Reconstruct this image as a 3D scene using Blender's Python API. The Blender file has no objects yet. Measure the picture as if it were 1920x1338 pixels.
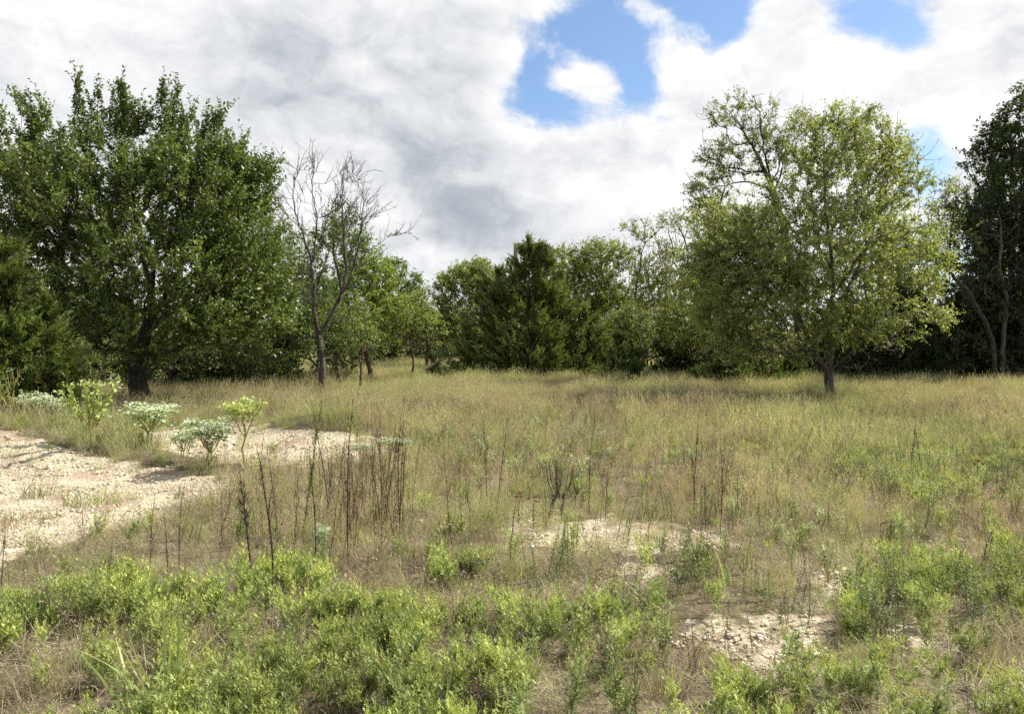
import bpy, math, random
import numpy as np
from mathutils import Vector

# ------------------------------------------------------------------ camera, sky, sun, exposure
sc = bpy.context.scene
COL = sc.collection
CAM_H, F, HOR = 1.65, 1478.0, 635.0          # eye height, focal length and horizon row (in 1920 px terms)
cam = bpy.data.cameras.new('camera')
cam.sensor_width = 36.0
cam.lens = 36.0 * F / 1920.0
cam.shift_y = -(669.0 - HOR) / 1920.0
cam.clip_start, cam.clip_end = 0.05, 4000
camo = bpy.data.objects.new('camera', cam)
camo.location = (0, 0, CAM_H)
camo.rotation_euler = (math.radians(90), 0, 0)
COL.objects.link(camo)
sc.camera = camo
sc.view_settings.view_transform = 'Standard'
sc.view_settings.look = 'None'
sc.view_settings.gamma = 1.0
sc.view_settings.use_curve_mapping = False
sc.view_settings.exposure = 0.93
try:
    sc.cycles.use_denoising = False
    sc.cycles.max_bounces = 6
    sc.cycles.diffuse_bounces = 3
    sc.cycles.glossy_bounces = 2
    sc.cycles.transmission_bounces = 3
    sc.cycles.sample_clamp_indirect = 4
except Exception:
    pass
SUN_EL, SUN_AZ = math.radians(47), math.radians(64)     # azimuth clockwise from the view direction
S = Vector((math.cos(SUN_EL) * math.sin(SUN_AZ), math.cos(SUN_EL) * math.cos(SUN_AZ), math.sin(SUN_EL)))
sl = bpy.data.lights.new('sun', 'SUN')
sl.energy = 5.0
sl.angle = math.radians(0.55)
sl.color = (1.0, 0.945, 0.85)
so = bpy.data.objects.new('sun', sl)
so.rotation_euler = S.to_track_quat('Z', 'Y').to_euler()
COL.objects.link(so)

W = bpy.data.worlds.new('World')
sc.world = W
W.use_nodes = True
nt = W.node_tree
nt.nodes.clear()


class NG:
    """small helper for wiring shader nodes"""
    def __init__(s, t): s.t = t
    def n(s, typ, ins=None, **kw):
        nd = s.t.nodes.new(typ)
        for k, v in kw.items(): setattr(nd, k, v)
        for k, v in (ins or {}).items(): s.set(nd, k, v)
        return nd
    def set(s, nd, k, v):
        sock = nd.inputs[k]
        if hasattr(v, 'outputs'): v = v.outputs[0]
        if isinstance(v, bpy.types.NodeSocket): s.t.links.new(v, sock)
        else: sock.default_value = v
    def math(s, op, a, b=0.0, c=None, clamp=False):
        ins = {0: a, 1: b}
        if c is not None: ins[2] = c
        return s.n('ShaderNodeMath', ins, operation=op, use_clamp=clamp).outputs[0]
    def vmath(s, op, a, b=(0, 0, 0)):
        nd = s.n('ShaderNodeVectorMath', {0: a, 1: b}, operation=op)
        return nd.outputs['Value'] if op in ('DOT_PRODUCT', 'LENGTH', 'DISTANCE') else nd.outputs[0]
    def scale(s, a, f):
        return s.n('ShaderNodeVectorMath', {0: a, 'Scale': f}, operation='SCALE').outputs[0]
    def noise(s, vec, scale, detail=4, rough=0.5, dist=0.0):
        return s.n('ShaderNodeTexNoise', {'Vector': vec, 'Scale': scale, 'Detail': detail, 'Roughness': rough,
                                          'Distortion': dist}).outputs[0]
    def mr(s, v, a, b, c=0.0, d=1.0, smooth=True):
        return s.n('ShaderNodeMapRange', {'Value': v, 'From Min': a, 'From Max': b, 'To Min': c, 'To Max': d},
                   interpolation_type='SMOOTHSTEP' if smooth else 'LINEAR').outputs[0]
    def mix(s, f, a, b, bt='MIX'):
        nd = s.n('ShaderNodeMix', data_type='RGBA', blend_type=bt)
        s.set(nd, 0, f); s.set(nd, 6, a); s.set(nd, 7, b)
        return nd.outputs[2]
    def ramp(s, f, stops):
        nd = s.n('ShaderNodeValToRGB', {0: f})
        e = nd.color_ramp.elements
        while len(e) < len(stops): e.new(0.5)
        for i, (p, c) in enumerate(stops):
            e[i].position = p; e[i].color = (*c, 1)
        return nd.outputs[0]


g = NG(nt)
tc = g.n('ShaderNodeTexCoord').outputs['Generated']
dirn = g.vmath('NORMALIZE', tc)
P0 = g.vmath('ADD', g.vmath('MULTIPLY', dirn, (1.0, 1.0, 1.5)), (3.1, 1.7, 0.4))
warp = g.n('ShaderNodeTexNoise', {'Vector': P0, 'Scale': 7.0, 'Detail': 4}).outputs['Color']
P1 = g.vmath('ADD', P0, g.scale(g.vmath('SUBTRACT', warp, (0.5, 0.5, 0.5)), 0.10))


def density(vec, detail=9):
    a = g.noise(vec, 6.5, detail, 0.60)
    b = g.noise(vec, 1.9, 2, 0.5)
    return g.math('ADD', g.math('MULTIPLY', g.math('SUBTRACT', a, 0.5), 1.45), g.math('ADD', g.math('MULTIPLY', g.math('SUBTRACT', b, 0.5), 0.5), 0.56))


d0 = density(P1)
# where the cloud cover opens: directions of the gaps (as image rows and columns turned into rays) and their sizes
gaps = [(1020, 40, 50, .30), (1080, 90, 55, .30), (1165, 60, 60, .26), (1195, 130, 42, .26), (975, 182, 46, .50), (1035, 200, 46, .52), (1095, 208, 40, .46), (1155, 208, 40, .40), (1215, 190, 40, .30),
        (1290, 12, 60, .42), (1365, 45, 42, .36), (1625, 26, 50, .44), (1712, 58, 36, .36), (1480, 192, 42, .40), (1560, 195, 40, .26), (945, 232, 26, .30), (1240, 215, 30, .26),
        (1750, 262, 46, .50), (1690, 300, 45, .30), (1180, -60, 110, .3), (1390, -40, 110, .36), (1640, -60, 80, .16), (1330, 95, 22, .10), (1000, 125, 36, .34), (1150, 100, 44, .34), (1205, 150, 38, .36), (1770, 330, 40, .2), (430, 60, 18, .10)]
solid = [(430, 100, 330, .30), (690, 250, 250, .28), (640, 30, 230, .22), (880, 130, 70, .20), (200, 300, 400, .22), (1100, 370, 200, .28), (1260, 120, 70, .28), (1430, 110, 80, .28), (0, 60, 300, .2), (1500, 400, 350, .22), (800, 480, 300, .2), (1075, 148, 42, .36), (1138, 165, 38, .36), (1210, 25, 26, .2), (1620, 130, 90, .26), (1860, 70, 70, .32), (1850, 190, 80, .26), (1470, 30, 50, .34), (1150, 290, 60, .16), (1245, 28, 16, .22), (1010, 5, 22, .16), (1330, 260, 90, .24), (960, 120, 20, .16), (1180, 10, 25, .12), (1880, 330, 80, .2)]
cov = g.math('ADD', d0, -0.05)
wisp = g.noise(g.vmath('ADD', P1, (1.7, 5.1, 2.2)), 17.0, 8, 0.66)
cov = g.math('ADD', cov, g.math('MULTIPLY', g.math('SUBTRACT', wisp, 0.5), 0.62))
for lst, sg in ((gaps, -0.90), (solid, 1.0)):
    for (px, py, r, a) in lst:
        v = Vector(((px - 960) / F, 1.0, (HOR - py) / F)).normalized()
        dist = g.vmath('DISTANCE', dirn, tuple(v))
        q = g.math('MULTIPLY', dist, F / r * 0.86)
        gs = g.math('POWER', 2.718, g.math('MULTIPLY', g.math('MULTIPLY', q, q), -1.0))
        cov = g.math('ADD', cov, g.math('MULTIPLY', gs, sg * a))
cloud = g.mr(cov, 0.28, 0.68)
# self-shading of the cloud: density here against density a step towards the sun
sh = density(g.vmath('ADD', P1, (S.x * 0.025, S.y * 0.025, 0.030)), 6)
lit = g.math('SUBTRACT', d0, sh)
soft = g.noise(g.vmath('ADD', P1, (7.3, 2.2, 0)), 4.2, 5, 0.5)
tone = g.math('ADD', g.math('MULTIPLY', lit, 1.25), g.math('MULTIPLY', g.math('SUBTRACT', soft, 0.5), 0.9))
tone = g.math('SUBTRACT', tone, g.math('MULTIPLY', g.math('MAXIMUM', g.math('SUBTRACT', cov, 0.80), 0.0), 0.45))
greys = [(880, 420, 95, .34), (760, 395, 100, .12), (800, 270, 90, .20), (560, 170, 150, .05), (620, 240, 110, .10), (980, 340, 120, .06)]
for (px, py, r, a) in greys:
    v = Vector(((px - 960) / F, 1.0, (HOR - py) / F)).normalized()
    q = g.math('MULTIPLY', g.vmath('DISTANCE', dirn, tuple(v)), F / r * 0.86)
    gs = g.math('POWER', 2.718, g.math('MULTIPLY', g.math('MULTIPLY', q, q), -1.0))
    tone = g.math('SUBTRACT', tone, g.math('MULTIPLY', gs, a))
ccol = g.ramp(g.math('ADD', tone, 0.96, clamp=True), [(0.0, (0.29, 0.32, 0.365)), (0.3, (0.40, 0.43, 0.47)), (0.55, (0.56, 0.575, 0.60)), (0.8, (0.70, 0.71, 0.72)), (1.0, (0.80, 0.80, 0.795))])
sky = g.n('ShaderNodeTexSky', sky_type='NISHITA', sun_disc=False, sun_elevation=SUN_EL, sun_rotation=SUN_AZ, air_density=1.0, dust_density=0.6, ozone_density=1.6)
CLOUD_K = 5.75
ck = g.vmath('MULTIPLY', ccol, (CLOUD_K,) * 3)
out = g.mix(cloud, g.vmath('MULTIPLY', sky.outputs[0], (0.60, 0.65, 0.70)), ck)
bg = g.n('ShaderNodeBackground', {'Color': out, 'Strength': 0.12})
wo = g.n('ShaderNodeOutputWorld', {0: bg})
W.cycles.sampling_method = 'MANUAL'
W.cycles.sample_map_resolution = 512


# ------------------------------------------------------------------ materials
def new_mat(name):
    m = bpy.data.materials.new(name)
    m.use_nodes = True
    m.node_tree.nodes.clear()
    return m, NG(m.node_tree)


def foliage_mat(name, rough=0.5, trans=0.3, spec=0.5, var=0.25, inst=True, field=False):
    m, g = new_mat(name)
    col = g.n('ShaderNodeAttribute', attribute_name='col').outputs['Color']
    geo = g.n('ShaderNodeNewGeometry')
    rnd = g.n('ShaderNodeObjectInfo').outputs['Random']
    nz = g.noise(geo.outputs['Position'], 1.3, 3)
    k = g.mr(nz, 0.3, 0.7, 1 - var, 1 + var)
    if inst:
        k = g.math('MULTIPLY', k, g.mr(rnd, 0, 1, 0.78, 1.22, smooth=False))
    c = g.scale(col, k)
    if field:      # dry and green stretches of the meadow
        f = g.noise(geo.outputs['Position'], 0.22, 4, 0.6)
        f2 = g.noise(geo.outputs['Position'], 0.9, 3, 0.6)
        t = g.mr(g.math('ADD', g.math('MULTIPLY', f, 0.65), g.math('MULTIPLY', f2, 0.35)), 0.40, 0.60)
        c = g.mix(t, g.vmath('MULTIPLY', c, (1.04, 0.96, 1.04)), g.vmath('MULTIPLY', c, (0.91, 1.01, 0.84)))
    if field:      # stretches of purplish brown grass among the straw
        f3 = g.mr(g.noise(g.vmath('ADD', geo.outputs['Position'], (31.0, 7.0, 0.0)), 0.45, 4, 0.62), 0.52, 0.66)
        c = g.mix(g.math('MULTIPLY', f3, 0.8), c, g.vmath('MULTIPLY', c, (0.80, 0.69, 0.80)))
    p = g.n('ShaderNodeBsdfPrincipled', {'Base Color': c, 'Roughness': rough, 'Specular IOR Level': spec})
    sh = p
    if trans > 0:
        tr = g.n('ShaderNodeBsdfTranslucent', {'Color': g.vmath('MULTIPLY', c, (1.35, 1.4, 0.7))})
        sh = g.n('ShaderNodeMixShader', {0: trans, 1: p, 2: tr})
    g.n('ShaderNodeOutputMaterial', {0: sh})
    return m


def bark_mat(name, c1, c2, scale=9.0):
    m, g = new_mat(name)
    co = g.n('ShaderNodeNewGeometry').outputs['Position']
    st = g.vmath('MULTIPLY', co, (1.0, 1.0, 0.16))
    n1 = g.noise(st, scale * 3.2, 6, 0.62, 0.6)
    n2 = g.noise(co, 1.7, 3)
    f = g.mr(g.math('ADD', g.math('MULTIPLY', n1, 0.75), g.math('MULTIPLY', n2, 0.25)), 0.36, 0.64)
    c = g.mix(f, (*c1, 1), (*c2, 1))
    b = g.n('ShaderNodeBump', {'Height': n1, 'Strength': 0.9, 'Distance': 0.03})
    p = g.n('ShaderNodeBsdfPrincipled', {'Base Color': c, 'Roughness': 0.9, 'Specular IOR Level': 0.2, 'Normal': b})
    g.n('ShaderNodeOutputMaterial', {0: p})
    return m


M = {}
M['leaf_glossy'] = foliage_mat('glossy_leaf', 0.42, 0.30, 0.45, 0.2, False)
M['leaf'] = foliage_mat('soft_leaf', 0.5, 0.40, 0.5, 0.22, False)
M['needle'] = foliage_mat('juniper_needle', 0.6, 0.22, 0.3, 0.25, False)
M['grass'] = foliage_mat('meadow_grass', 0.6, 0.35, 0.3, 0.2, True, True)
M['weed'] = foliage_mat('ragweed_leaf', 0.55, 0.20, 0.35, 0.22, True)
M['stalk'] = foliage_mat('dry_stalk', 0.85, 0.0, 0.2, 0.15, True)
M['spurge'] = foliage_mat('spurge_leaf', 0.6, 0.25, 0.3, 0.1, True)
M['bark_dark'] = bark_mat('dark_bark', (0.022, 0.018, 0.014), (0.095, 0.078, 0.06))
M['bark_brown'] = bark_mat('brown_bark', (0.05, 0.036, 0.025), (0.17, 0.125, 0.09))
M['bark_grey'] = bark_mat('grey_bark', (0.05, 0.041, 0.034), (0.16, 0.137, 0.115))
M['bark_pale'] = bark_mat('pale_dead_wood', (0.22, 0.2, 0.17), (0.42, 0.39, 0.34))
M['wood_pole'] = bark_mat('pole_wood', (0.2, 0.15, 0.1), (0.34, 0.27, 0.19))

rs = np.random.RandomState(7)


# ------------------------------------------------------------------ mesh helpers
def unit(v):
    return v / np.maximum(np.linalg.norm(v, axis=-1, keepdims=True), 1e-9)


class Buf:
    def __init__(s): s.v = []; s.c = []; s.t = []; s.q = []; s.n = 0
    def add(s, v, tris=None, quads=None, col=(0.2, 0.2, 0.2)):
        v = np.asarray(v, float).reshape(-1, 3)
        c = np.asarray(col, float)
        if c.ndim == 1: c = np.tile(c, (len(v), 1))
        s.v.append(v); s.c.append(c)
        if tris is not None and len(tris): s.t.append(np.asarray(tris) + s.n)
        if quads is not None and len(quads): s.q.append(np.asarray(quads) + s.n)
        s.n += len(v)
    def mesh(s, name, mat, smooth=False):
        me = bpy.data.meshes.new(name)
        v = np.concatenate(s.v); c = np.concatenate(s.c)
        t = np.concatenate(s.t) if s.t else np.zeros((0, 3), int)
        q = np.concatenate(s.q) if s.q else np.zeros((0, 4), int)
        me.vertices.add(len(v)); me.vertices.foreach_set('co', v.astype(np.float32).ravel())
        nl = t.size + q.size
        me.loops.add(nl)
        me.loops.foreach_set('vertex_index', np.concatenate([t.ravel(), q.ravel()]).astype(np.int32))
        me.polygons.add(len(t) + len(q))
        me.polygons.foreach_set('loop_start', np.concatenate([np.arange(len(t)) * 3, t.size + np.arange(len(q)) * 4]).astype(np.int32))
        if smooth: me.polygons.foreach_set('use_smooth', np.ones(len(t) + len(q), bool))
        a = me.attributes.new('col', 'FLOAT_COLOR', 'POINT')
        a.data.foreach_set('color', np.concatenate([c, np.ones((len(c), 1))], 1).astype(np.float32).ravel())
        me.materials.append(mat)
        me.update(calc_edges=True)
        me.validate()
        return me


def put(name, me, parent=None, loc=None, **props):
    o = bpy.data.objects.new(name, me)
    COL.objects.link(o)
    if parent is not None: o.parent = parent
    if loc is not None: o.location = loc
    for k, v in props.items(): o[k] = v
    return o


def thing(name, loc, label, cat, group=None):
    o = put(name, None, loc=tuple(loc), label=label, category=cat)
    o.empty_display_size = 0.2
    if group: o['group'] = group
    return o


def leaves(buf, P, A, N, L, Wd, col, fold=0.18, droop=0.12):
    """folded four-point leaves: base, two shoulders, drooping tip"""
    n = len(P)
    if n == 0: return
    A = unit(A); Sd = unit(np.cross(A, N)); Nn = np.cross(Sd, A)
    L = np.broadcast_to(np.asarray(L, float).reshape(-1, 1), (n, 1)); Wd = np.broadcast_to(np.asarray(Wd, float).reshape(-1, 1), (n, 1))
    v = np.empty((n, 4, 3))
    v[:, 0] = P
    v[:, 1] = P + A * L * 0.42 + Sd * Wd * 0.5 + Nn * Wd * fold
    v[:, 2] = P + A * L - Nn * L * droop
    v[:, 3] = P + A * L * 0.42 - Sd * Wd * 0.5 + Nn * Wd * fold
    b = np.arange(n)[:, None] * 4
    t = np.concatenate([b + [0, 1, 2], b + [0, 2, 3]])
    c = np.repeat(np.broadcast_to(col, (n, 3)), 4, 0)
    buf.add(v, tris=t, col=c)


def slivers(buf, P, A, N, L, Wd, col):
    """one-triangle needles"""
    n = len(P)
    A = unit(A); Sd = unit(np.cross(A, N))
    L = np.broadcast_to(np.asarray(L, float).reshape(-1, 1), (n, 1)); Wd = np.broadcast_to(np.asarray(Wd, float).reshape(-1, 1), (n, 1))
    v = np.stack([P - Sd * Wd * .5, P + Sd * Wd * .5, P + A * L], 1)
    buf.add(v, tris=np.arange(n * 3).reshape(n, 3), col=np.repeat(np.broadcast_to(col, (n, 3)), 3, 0))


def tube_chains(buf, chains, rads, sides=5, col=(0.1, 0.08, 0.06), rough=0.0):
    """several tubes at once; every chain is an (m,3) array of centre points"""
    if not chains: return
    P = np.concatenate(chains); R = np.concatenate(rads)
    T = np.concatenate([np.gradient(c, axis=0) if len(c) > 1 else np.array([[0, 0, 1.]]) for c in chains])
    T = unit(T)
    ref = np.where(np.abs(T[:, 2:3]) > 0.92, np.array([[1., 0, 0]]), np.array([[0, 0, 1.]]))
    U = unit(np.cross(T, ref)); V = np.cross(T, U)
    a = np.arange(sides) / sides * 2 * np.pi
    rr = R[:, None, None] * np.ones((1, sides, 1))
    if rough: rr = rr * (1 + rough * rs.randn(len(R), sides, 1))
    v = P[:, None] + rr * (np.cos(a)[None, :, None] * U[:, None] + np.sin(a)[None, :, None] * V[:, None])
    lens = np.array([len(c) for c in chains]); ends = np.cumsum(lens)
    i = np.arange(len(P)); i = i[~np.isin(i, ends - 1)]
    j = np.arange(sides); k = (j + 1) % sides
    q = np.stack([i[:, None] * sides + j, i[:, None] * sides + k, (i[:, None] + 1) * sides + k, (i[:, None] + 1) * sides + j], -1).reshape(-1, 4)
    cc = col if np.ndim(col) == 1 else np.repeat(np.asarray(col), sides, 0)
    buf.add(v.reshape(-1, 3), quads=q, col=cc)


def n3(p, s, seed=0.0):
    """cheap smooth 3-D noise, about -1..1"""
    p = np.asarray(p, float) * s + seed
    x, y, z = p[..., 0], p[..., 1], p[..., 2]
    return (np.sin(x * 1.0 + 1.3 * np.sin(y * 1.1 + 0.7)) + np.sin(y * 1.17 + 1.2 * np.sin(z * 1.07 + 2.1)) + np.sin(z * 1.31 + 1.4 * np.sin(x * 0.93 + 4.2))
            + 0.6 * np.sin(2.3 * x + 1.9 * y - 1.7 * z + seed)) / 3.0


def n2(x, y, s, seed=0.0):
    return n3(np.stack([x, y, 0 * x + seed], -1), s, seed)


# ------------------------------------------------------------------ terrain
def height(x, y):
    x = np.asarray(x, float); y = np.asarray(y, float)
    h = 0.05 * n2(x, y, 0.33, 2.0) + 0.022 * n2(x, y, 1.1, 5.0)
    h = h + 0.60 * np.exp(-(((x + 8.5) / 2.2) ** 2 + ((y - 11.3) / 0.95) ** 2)) * (1 + 0.12 * n2(x, y, 2.1, 1.0))
    h = h + 0.10 * np.exp(-(((x + 5.2) / 1.3) ** 2 + ((y - 10.6) / 0.7) ** 2))
    h = h + 0.34 * np.exp(-(((x + 3.3) / 1.6) ** 2 + ((y - 13.3) / 0.8) ** 2)) * (1 + 0.15 * n2(x, y, 2.3, 3.0))
    h = h - 0.03
    return h * np.clip((y + 3) / 5, 0.2, 1)


def gz(x, y):
    return float(height(np.array([x]), np.array([y]))[0])


def proj(x, y, z):
    yy = np.maximum(y, 0.3)
    return 960 + F * x / yy, HOR + F * (CAM_H - z) / yy


def ground_at(px, py):
    """ground point seen at this column and row of the photograph"""
    py = max(py, HOR + 12)
    y = CAM_H * F / (py - HOR)
    for _ in range(25):
        x = (px - 960) / F * y
        y = 0.5 * y + 0.5 * (CAM_H - gz(x, y)) * F / (py - HOR)
    return (px - 960) / F * y, y


def pip(px, py, poly):
    r = np.zeros(px.shape, bool)
    n = len(poly)
    for i in range(n):
        x1, y1 = poly[i]; x2, y2 = poly[(i + 1) % n]
        c = ((y1 > py) != (y2 > py)) & (px < (x2 - x1) * (py - y1) / ((y2 - y1) or 1e-9) + x1)
        r ^= c
    return r


GRAVEL = [  # outline of each bare patch and how bare it is
    ([(-900, 790), (0, 806), (70, 826), (140, 850), (230, 868), (330, 884), (400, 893), (455, 925), (380, 945), (310, 960), (250, 985), (150, 1003), (60, 1040), (0, 1062), (-900, 1150)], 1.0),
    ([(215, 815), (345, 803), (430, 797), (560, 803), (640, 814), (770, 834), (735, 858), (620, 872), (500, 874), (420, 866), (330, 850)], 1.0),
    ([(620, 905), (760, 915), (760, 935), (640, 930)], 0.2),
    ([(920, 975), (1090, 965), (1230, 985), (1380, 1000), (1370, 1025), (1240, 1040), (1080, 1030), (930, 1015)], 0.66),
    ([(1080, 940), (960, 935), (960, 955), (1090, 962)], 0.4),
    ([(1150, 1040), (1240, 1060), (1290, 1100), (1230, 1110), (1150, 1080)], 0.6),
    ([(1290, 1150), (1420, 1140), (1560, 1150), (1560, 1200), (1500, 1245), (1400, 1265), (1290, 1220)], 0.52),
    ([(1520, 1078), (1630, 1078), (1620, 1130), (1540, 1135)], 0.75),
    ([(1340, 1265), (1480, 1255), (1480, 1330), (1400, 1338)], 0.5), ([(1620, 1180), (1800, 1150), (1900, 1200), (1760, 1230)], .5), ([(1080, 1080), (1160, 1095), (1150, 1130), (1070, 1110)], .45), ([(1700, 1000), (1860, 985), (1840, 1020), (1720, 1030)], .3),
]
GRASSY = [([(-60, 955), (60, 952), (70, 985), (-60, 985)], 0.6)]


def gravel(x, y, z, ks=6):
    px, py = proj(x, y, z)
    acc = np.zeros(px.shape)
    for k in range(ks):
        jx = 26 * n2(x, y, 3.0, 11 + k * 1.7) + 22 * n2(x, y, 9.0, 21 + k)
        jy = 9 * n2(x, y, 3.3, 31 + k * 1.3) + 9 * n2(x, y, 10.0, 41 + k)
        m = np.zeros(px.shape)
        for poly, w in GRAVEL:
            m = np.maximum(m, w * pip(px + jx * (1 + .8 * (w < .8)), py + jy * (1 + .8 * (w < .8)), poly))
        acc += m
    return acc / ks * (y > 1.5)


def axis(lo, hi, step, far, grow=1.16):
    a = list(np.arange(lo, hi + 1e-6, step))
    s = step
    while a[-1] < far[1]: s *= grow; a.append(a[-1] + s)
    s = step
    while a[0] > far[0]: s *= grow; a.insert(0, a[0] - s)
    return np.array(a)


gx = axis(-9.5, 9.5, 0.085, (-900, 900)); gy = axis(2.2, 16.5, 0.085, (-300, 1600))
X, Y = np.meshgrid(gx, gy, indexing='xy')
H = height(X, Y)
GR = gravel(X, Y, H)
H2 = H + GR * (0.022 * n2(X, Y, 5.0, 3.0) + 0.012 * n2(X, Y, 17.0, 3.0) + 0.010 * rs.randn(*X.shape) * (np.abs(X) < 9.5) * (Y < 16.5))
nx, ny = len(gx), len(gy)
idx = np.arange(nx * ny).reshape(ny, nx)
b = Buf()
b.add(np.stack([X, Y, H2], -1), quads=np.stack([idx[:-1, :-1], idx[:-1, 1:], idx[1:, 1:], idx[1:, :-1]], -1).reshape(-1, 4),
      col=np.stack([GR.ravel()] * 3, -1))
m, g = new_mat('ground_soil')
co = g.n('ShaderNodeNewGeometry').outputs['Position']
gv = g.n('ShaderNodeAttribute', attribute_name='col').outputs['Fac']
vo = g.n('ShaderNodeTexVoronoi', {'Vector': co, 'Scale': 42.0, 'Randomness': 1.0})
vcol = g.n('ShaderNodeSeparateColor', {0: vo.outputs['Color']}).outputs[0]
stone = g.ramp(vcol, [(0.0, (0.33, 0.285, 0.19)), (0.4, (0.45, 0.40, 0.275)), (0.8, (0.54, 0.495, 0.36)), (1.0, (0.33, 0.23, 0.16))])
patch = g.mr(g.noise(co, 1.3, 7, 0.68), 0.47, 0.60)
stone = g.mix(g.math('MULTIPLY', patch, 0.75), stone, (0.29, 0.205, 0.145, 1))
stone = g.mix(g.mr(vo.outputs['Distance'], 0.45, 0.95, 0, 0.5), stone, (0.20, 0.155, 0.11, 1))
ln = g.noise(co, 26.0, 6, 0.7)
lit_ = g.ramp(g.math('ADD', g.math('MULTIPLY', ln, 0.7), g.math('MULTIPLY', g.noise(co, 0.8, 3), 0.3)), [(0.3, (0.045, 0.034, 0.022)), (0.5, (0.12, 0.095, 0.06)), (0.68, (0.26, 0.22, 0.14))])
f = g.mr(g.math('ADD', gv, g.math('MULTIPLY', g.math('SUBTRACT', g.noise(co, 7.0, 4, 0.6), 0.5), 0.9)), 0.30, 0.55)
base = g.mix(f, lit_, stone)
hgt = g.math('ADD', g.math('MULTIPLY', vo.outputs['Distance'], -0.7), g.math('MULTIPLY', ln, 0.6))
bp = g.n('ShaderNodeBump', {'Height': hgt, 'Strength': 0.9, 'Distance': 0.018})
g.n('ShaderNodeOutputMaterial', {0: g.n('ShaderNodeBsdfPrincipled', {'Base Color': base, 'Roughness': 0.95, 'Specular IOR Level': 0.15, 'Normal': bp})})
put('ground', b.mesh('ground', m, True), kind='structure')


# ------------------------------------------------------------------ tree growth
class Skeleton:
    def __init__(s, nmax=9000):
        s.p = np.zeros((nmax, 3)); s.par = -np.ones(nmax, int); s.len = np.zeros(nmax); s.n = 0
        s.tips = []
    def _add(s, p, par):
        i = s.n
        s.p[i] = p; s.par[i] = par
        if par >= 0: s.len[i] = s.len[par] + np.linalg.norm(p - s.p[par])
        s.n += 1
        return i
    def limb(s, pts, seg=0.3, jit=0.03, parent=None):
        pts = np.asarray(pts, float)
        if parent is None:
            if s.n == 0: last = s._add(pts[0], -1)
            else:
                d = np.linalg.norm(s.p[:s.n] - pts[0], axis=1); last = int(np.argmin(d))
        else: last = parent
        t = np.linspace(0, 1, len(pts))
        L = np.sum(np.linalg.norm(np.diff(pts, axis=0), axis=1))
        m = max(2, int(L / seg))
        # Catmull-like smoothing by interpolating and averaging
        tt = np.linspace(0, 1, m * 4)
        c = np.stack([np.interp(tt, t, pts[:, k]) for k in range(3)], 1)
        ker = np.ones(5) / 5
        cs = np.stack([np.convolve(np.pad(c[:, k], 2, 'edge'), ker, 'valid') for k in range(3)], 1)
        cs[0] = pts[0]; cs[-1] = pts[-1]
        for q in cs[4::4]:
            last = s._add(q + rs.randn(3) * jit, last)
        last = s._add(cs[-1], last)
        return last
    def grow(s, targets, bf=0.35, seg=0.3, down=0.8, curl=0.35, jit=0.025, up=0.15, hmin=0.0):
        root = s.p[0]
        order = np.argsort(np.linalg.norm(targets - root, axis=1) + rs.rand(len(targets)) * 0.8)
        for ti in order:
            t = targets[ti]
            d = s.p[:s.n] - t
            dist = np.linalg.norm(d, axis=1)
            cost = dist + bf * s.len[:s.n] + down * np.maximum(0, d[:, 2]) * 0.6
            cost = cost + 50 * (s.p[:s.n, 2] < hmin)
            i = int(np.argmin(cost))
            D = dist[i]
            if D < 0.04: continue
            p0 = s.p[i]
            pd = p0 - s.p[s.par[i]] if s.par[i] >= 0 else np.array([0, 0, 1.])
            pd = pd / (np.linalg.norm(pd) + 1e-9)
            c1 = p0 + pd * D * curl
            c2 = t - np.array([0, 0, up * D]) - (t - p0) * 0.25
            m = max(1, int(round(D / seg)))
            last = i
            if s.n + m + 2 > len(s.p): break
            for k in range(1, m + 1):
                u = k / m
                q = (1 - u) ** 3 * p0 + 3 * (1 - u) ** 2 * u * c1 + 3 * (1 - u) * u * u * c2 + u ** 3 * t
                if k < m: q = q + rs.randn(3) * jit * min(1, D)
                last = s._add(q, last)
            s.tips.append(last)
    def radii(s, tip=0.006, base=0.2, e=2.4):
        n = s.n
        r = np.zeros(n)
        nch = np.bincount(s.par[1:n], minlength=n)
        r[nch[:n] == 0] = tip ** e
        for i in range(n - 1, 0, -1):
            r[s.par[i]] += r[i]
        r = r ** (1 / e)
        g_ = math.log(base / tip) / math.log(max(r[0] / tip, 1.01))
        return tip * (r / tip) ** g_
    def chains(s, r):
        n = s.n
        best = -np.ones(n, int)
        for i in range(1, n):
            p = s.par[i]
            if best[p] < 0 or r[i] > r[best[p]]: best[p] = i
        ch, rd = [], []
        for i in range(n):
            if i == 0 or best[s.par[i]] != i:
                c = [] if i == 0 else [s.par[i]]
                k = i
                while k >= 0: c.append(k); k = best[k]
                if len(c) < 2: continue
                rr = r[c].copy()
                if i: rr[0] = min(rr[0], rr[1] * 1.15)
                ch.append(s.p[c]); rd.append(rr)
        return ch, rd
    def dirs(s):
        n = s.n
        d = np.zeros((n, 3)); d[0] = (0, 0, 1)
        d[1:] = s.p[1:n] - s.p[s.par[1:n]]
        return unit(d)


def W3(px, py, Y):
    return np.array([(px - 960) / F * Y, Y, CAM_H + (HOR - py) / F * Y])


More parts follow.
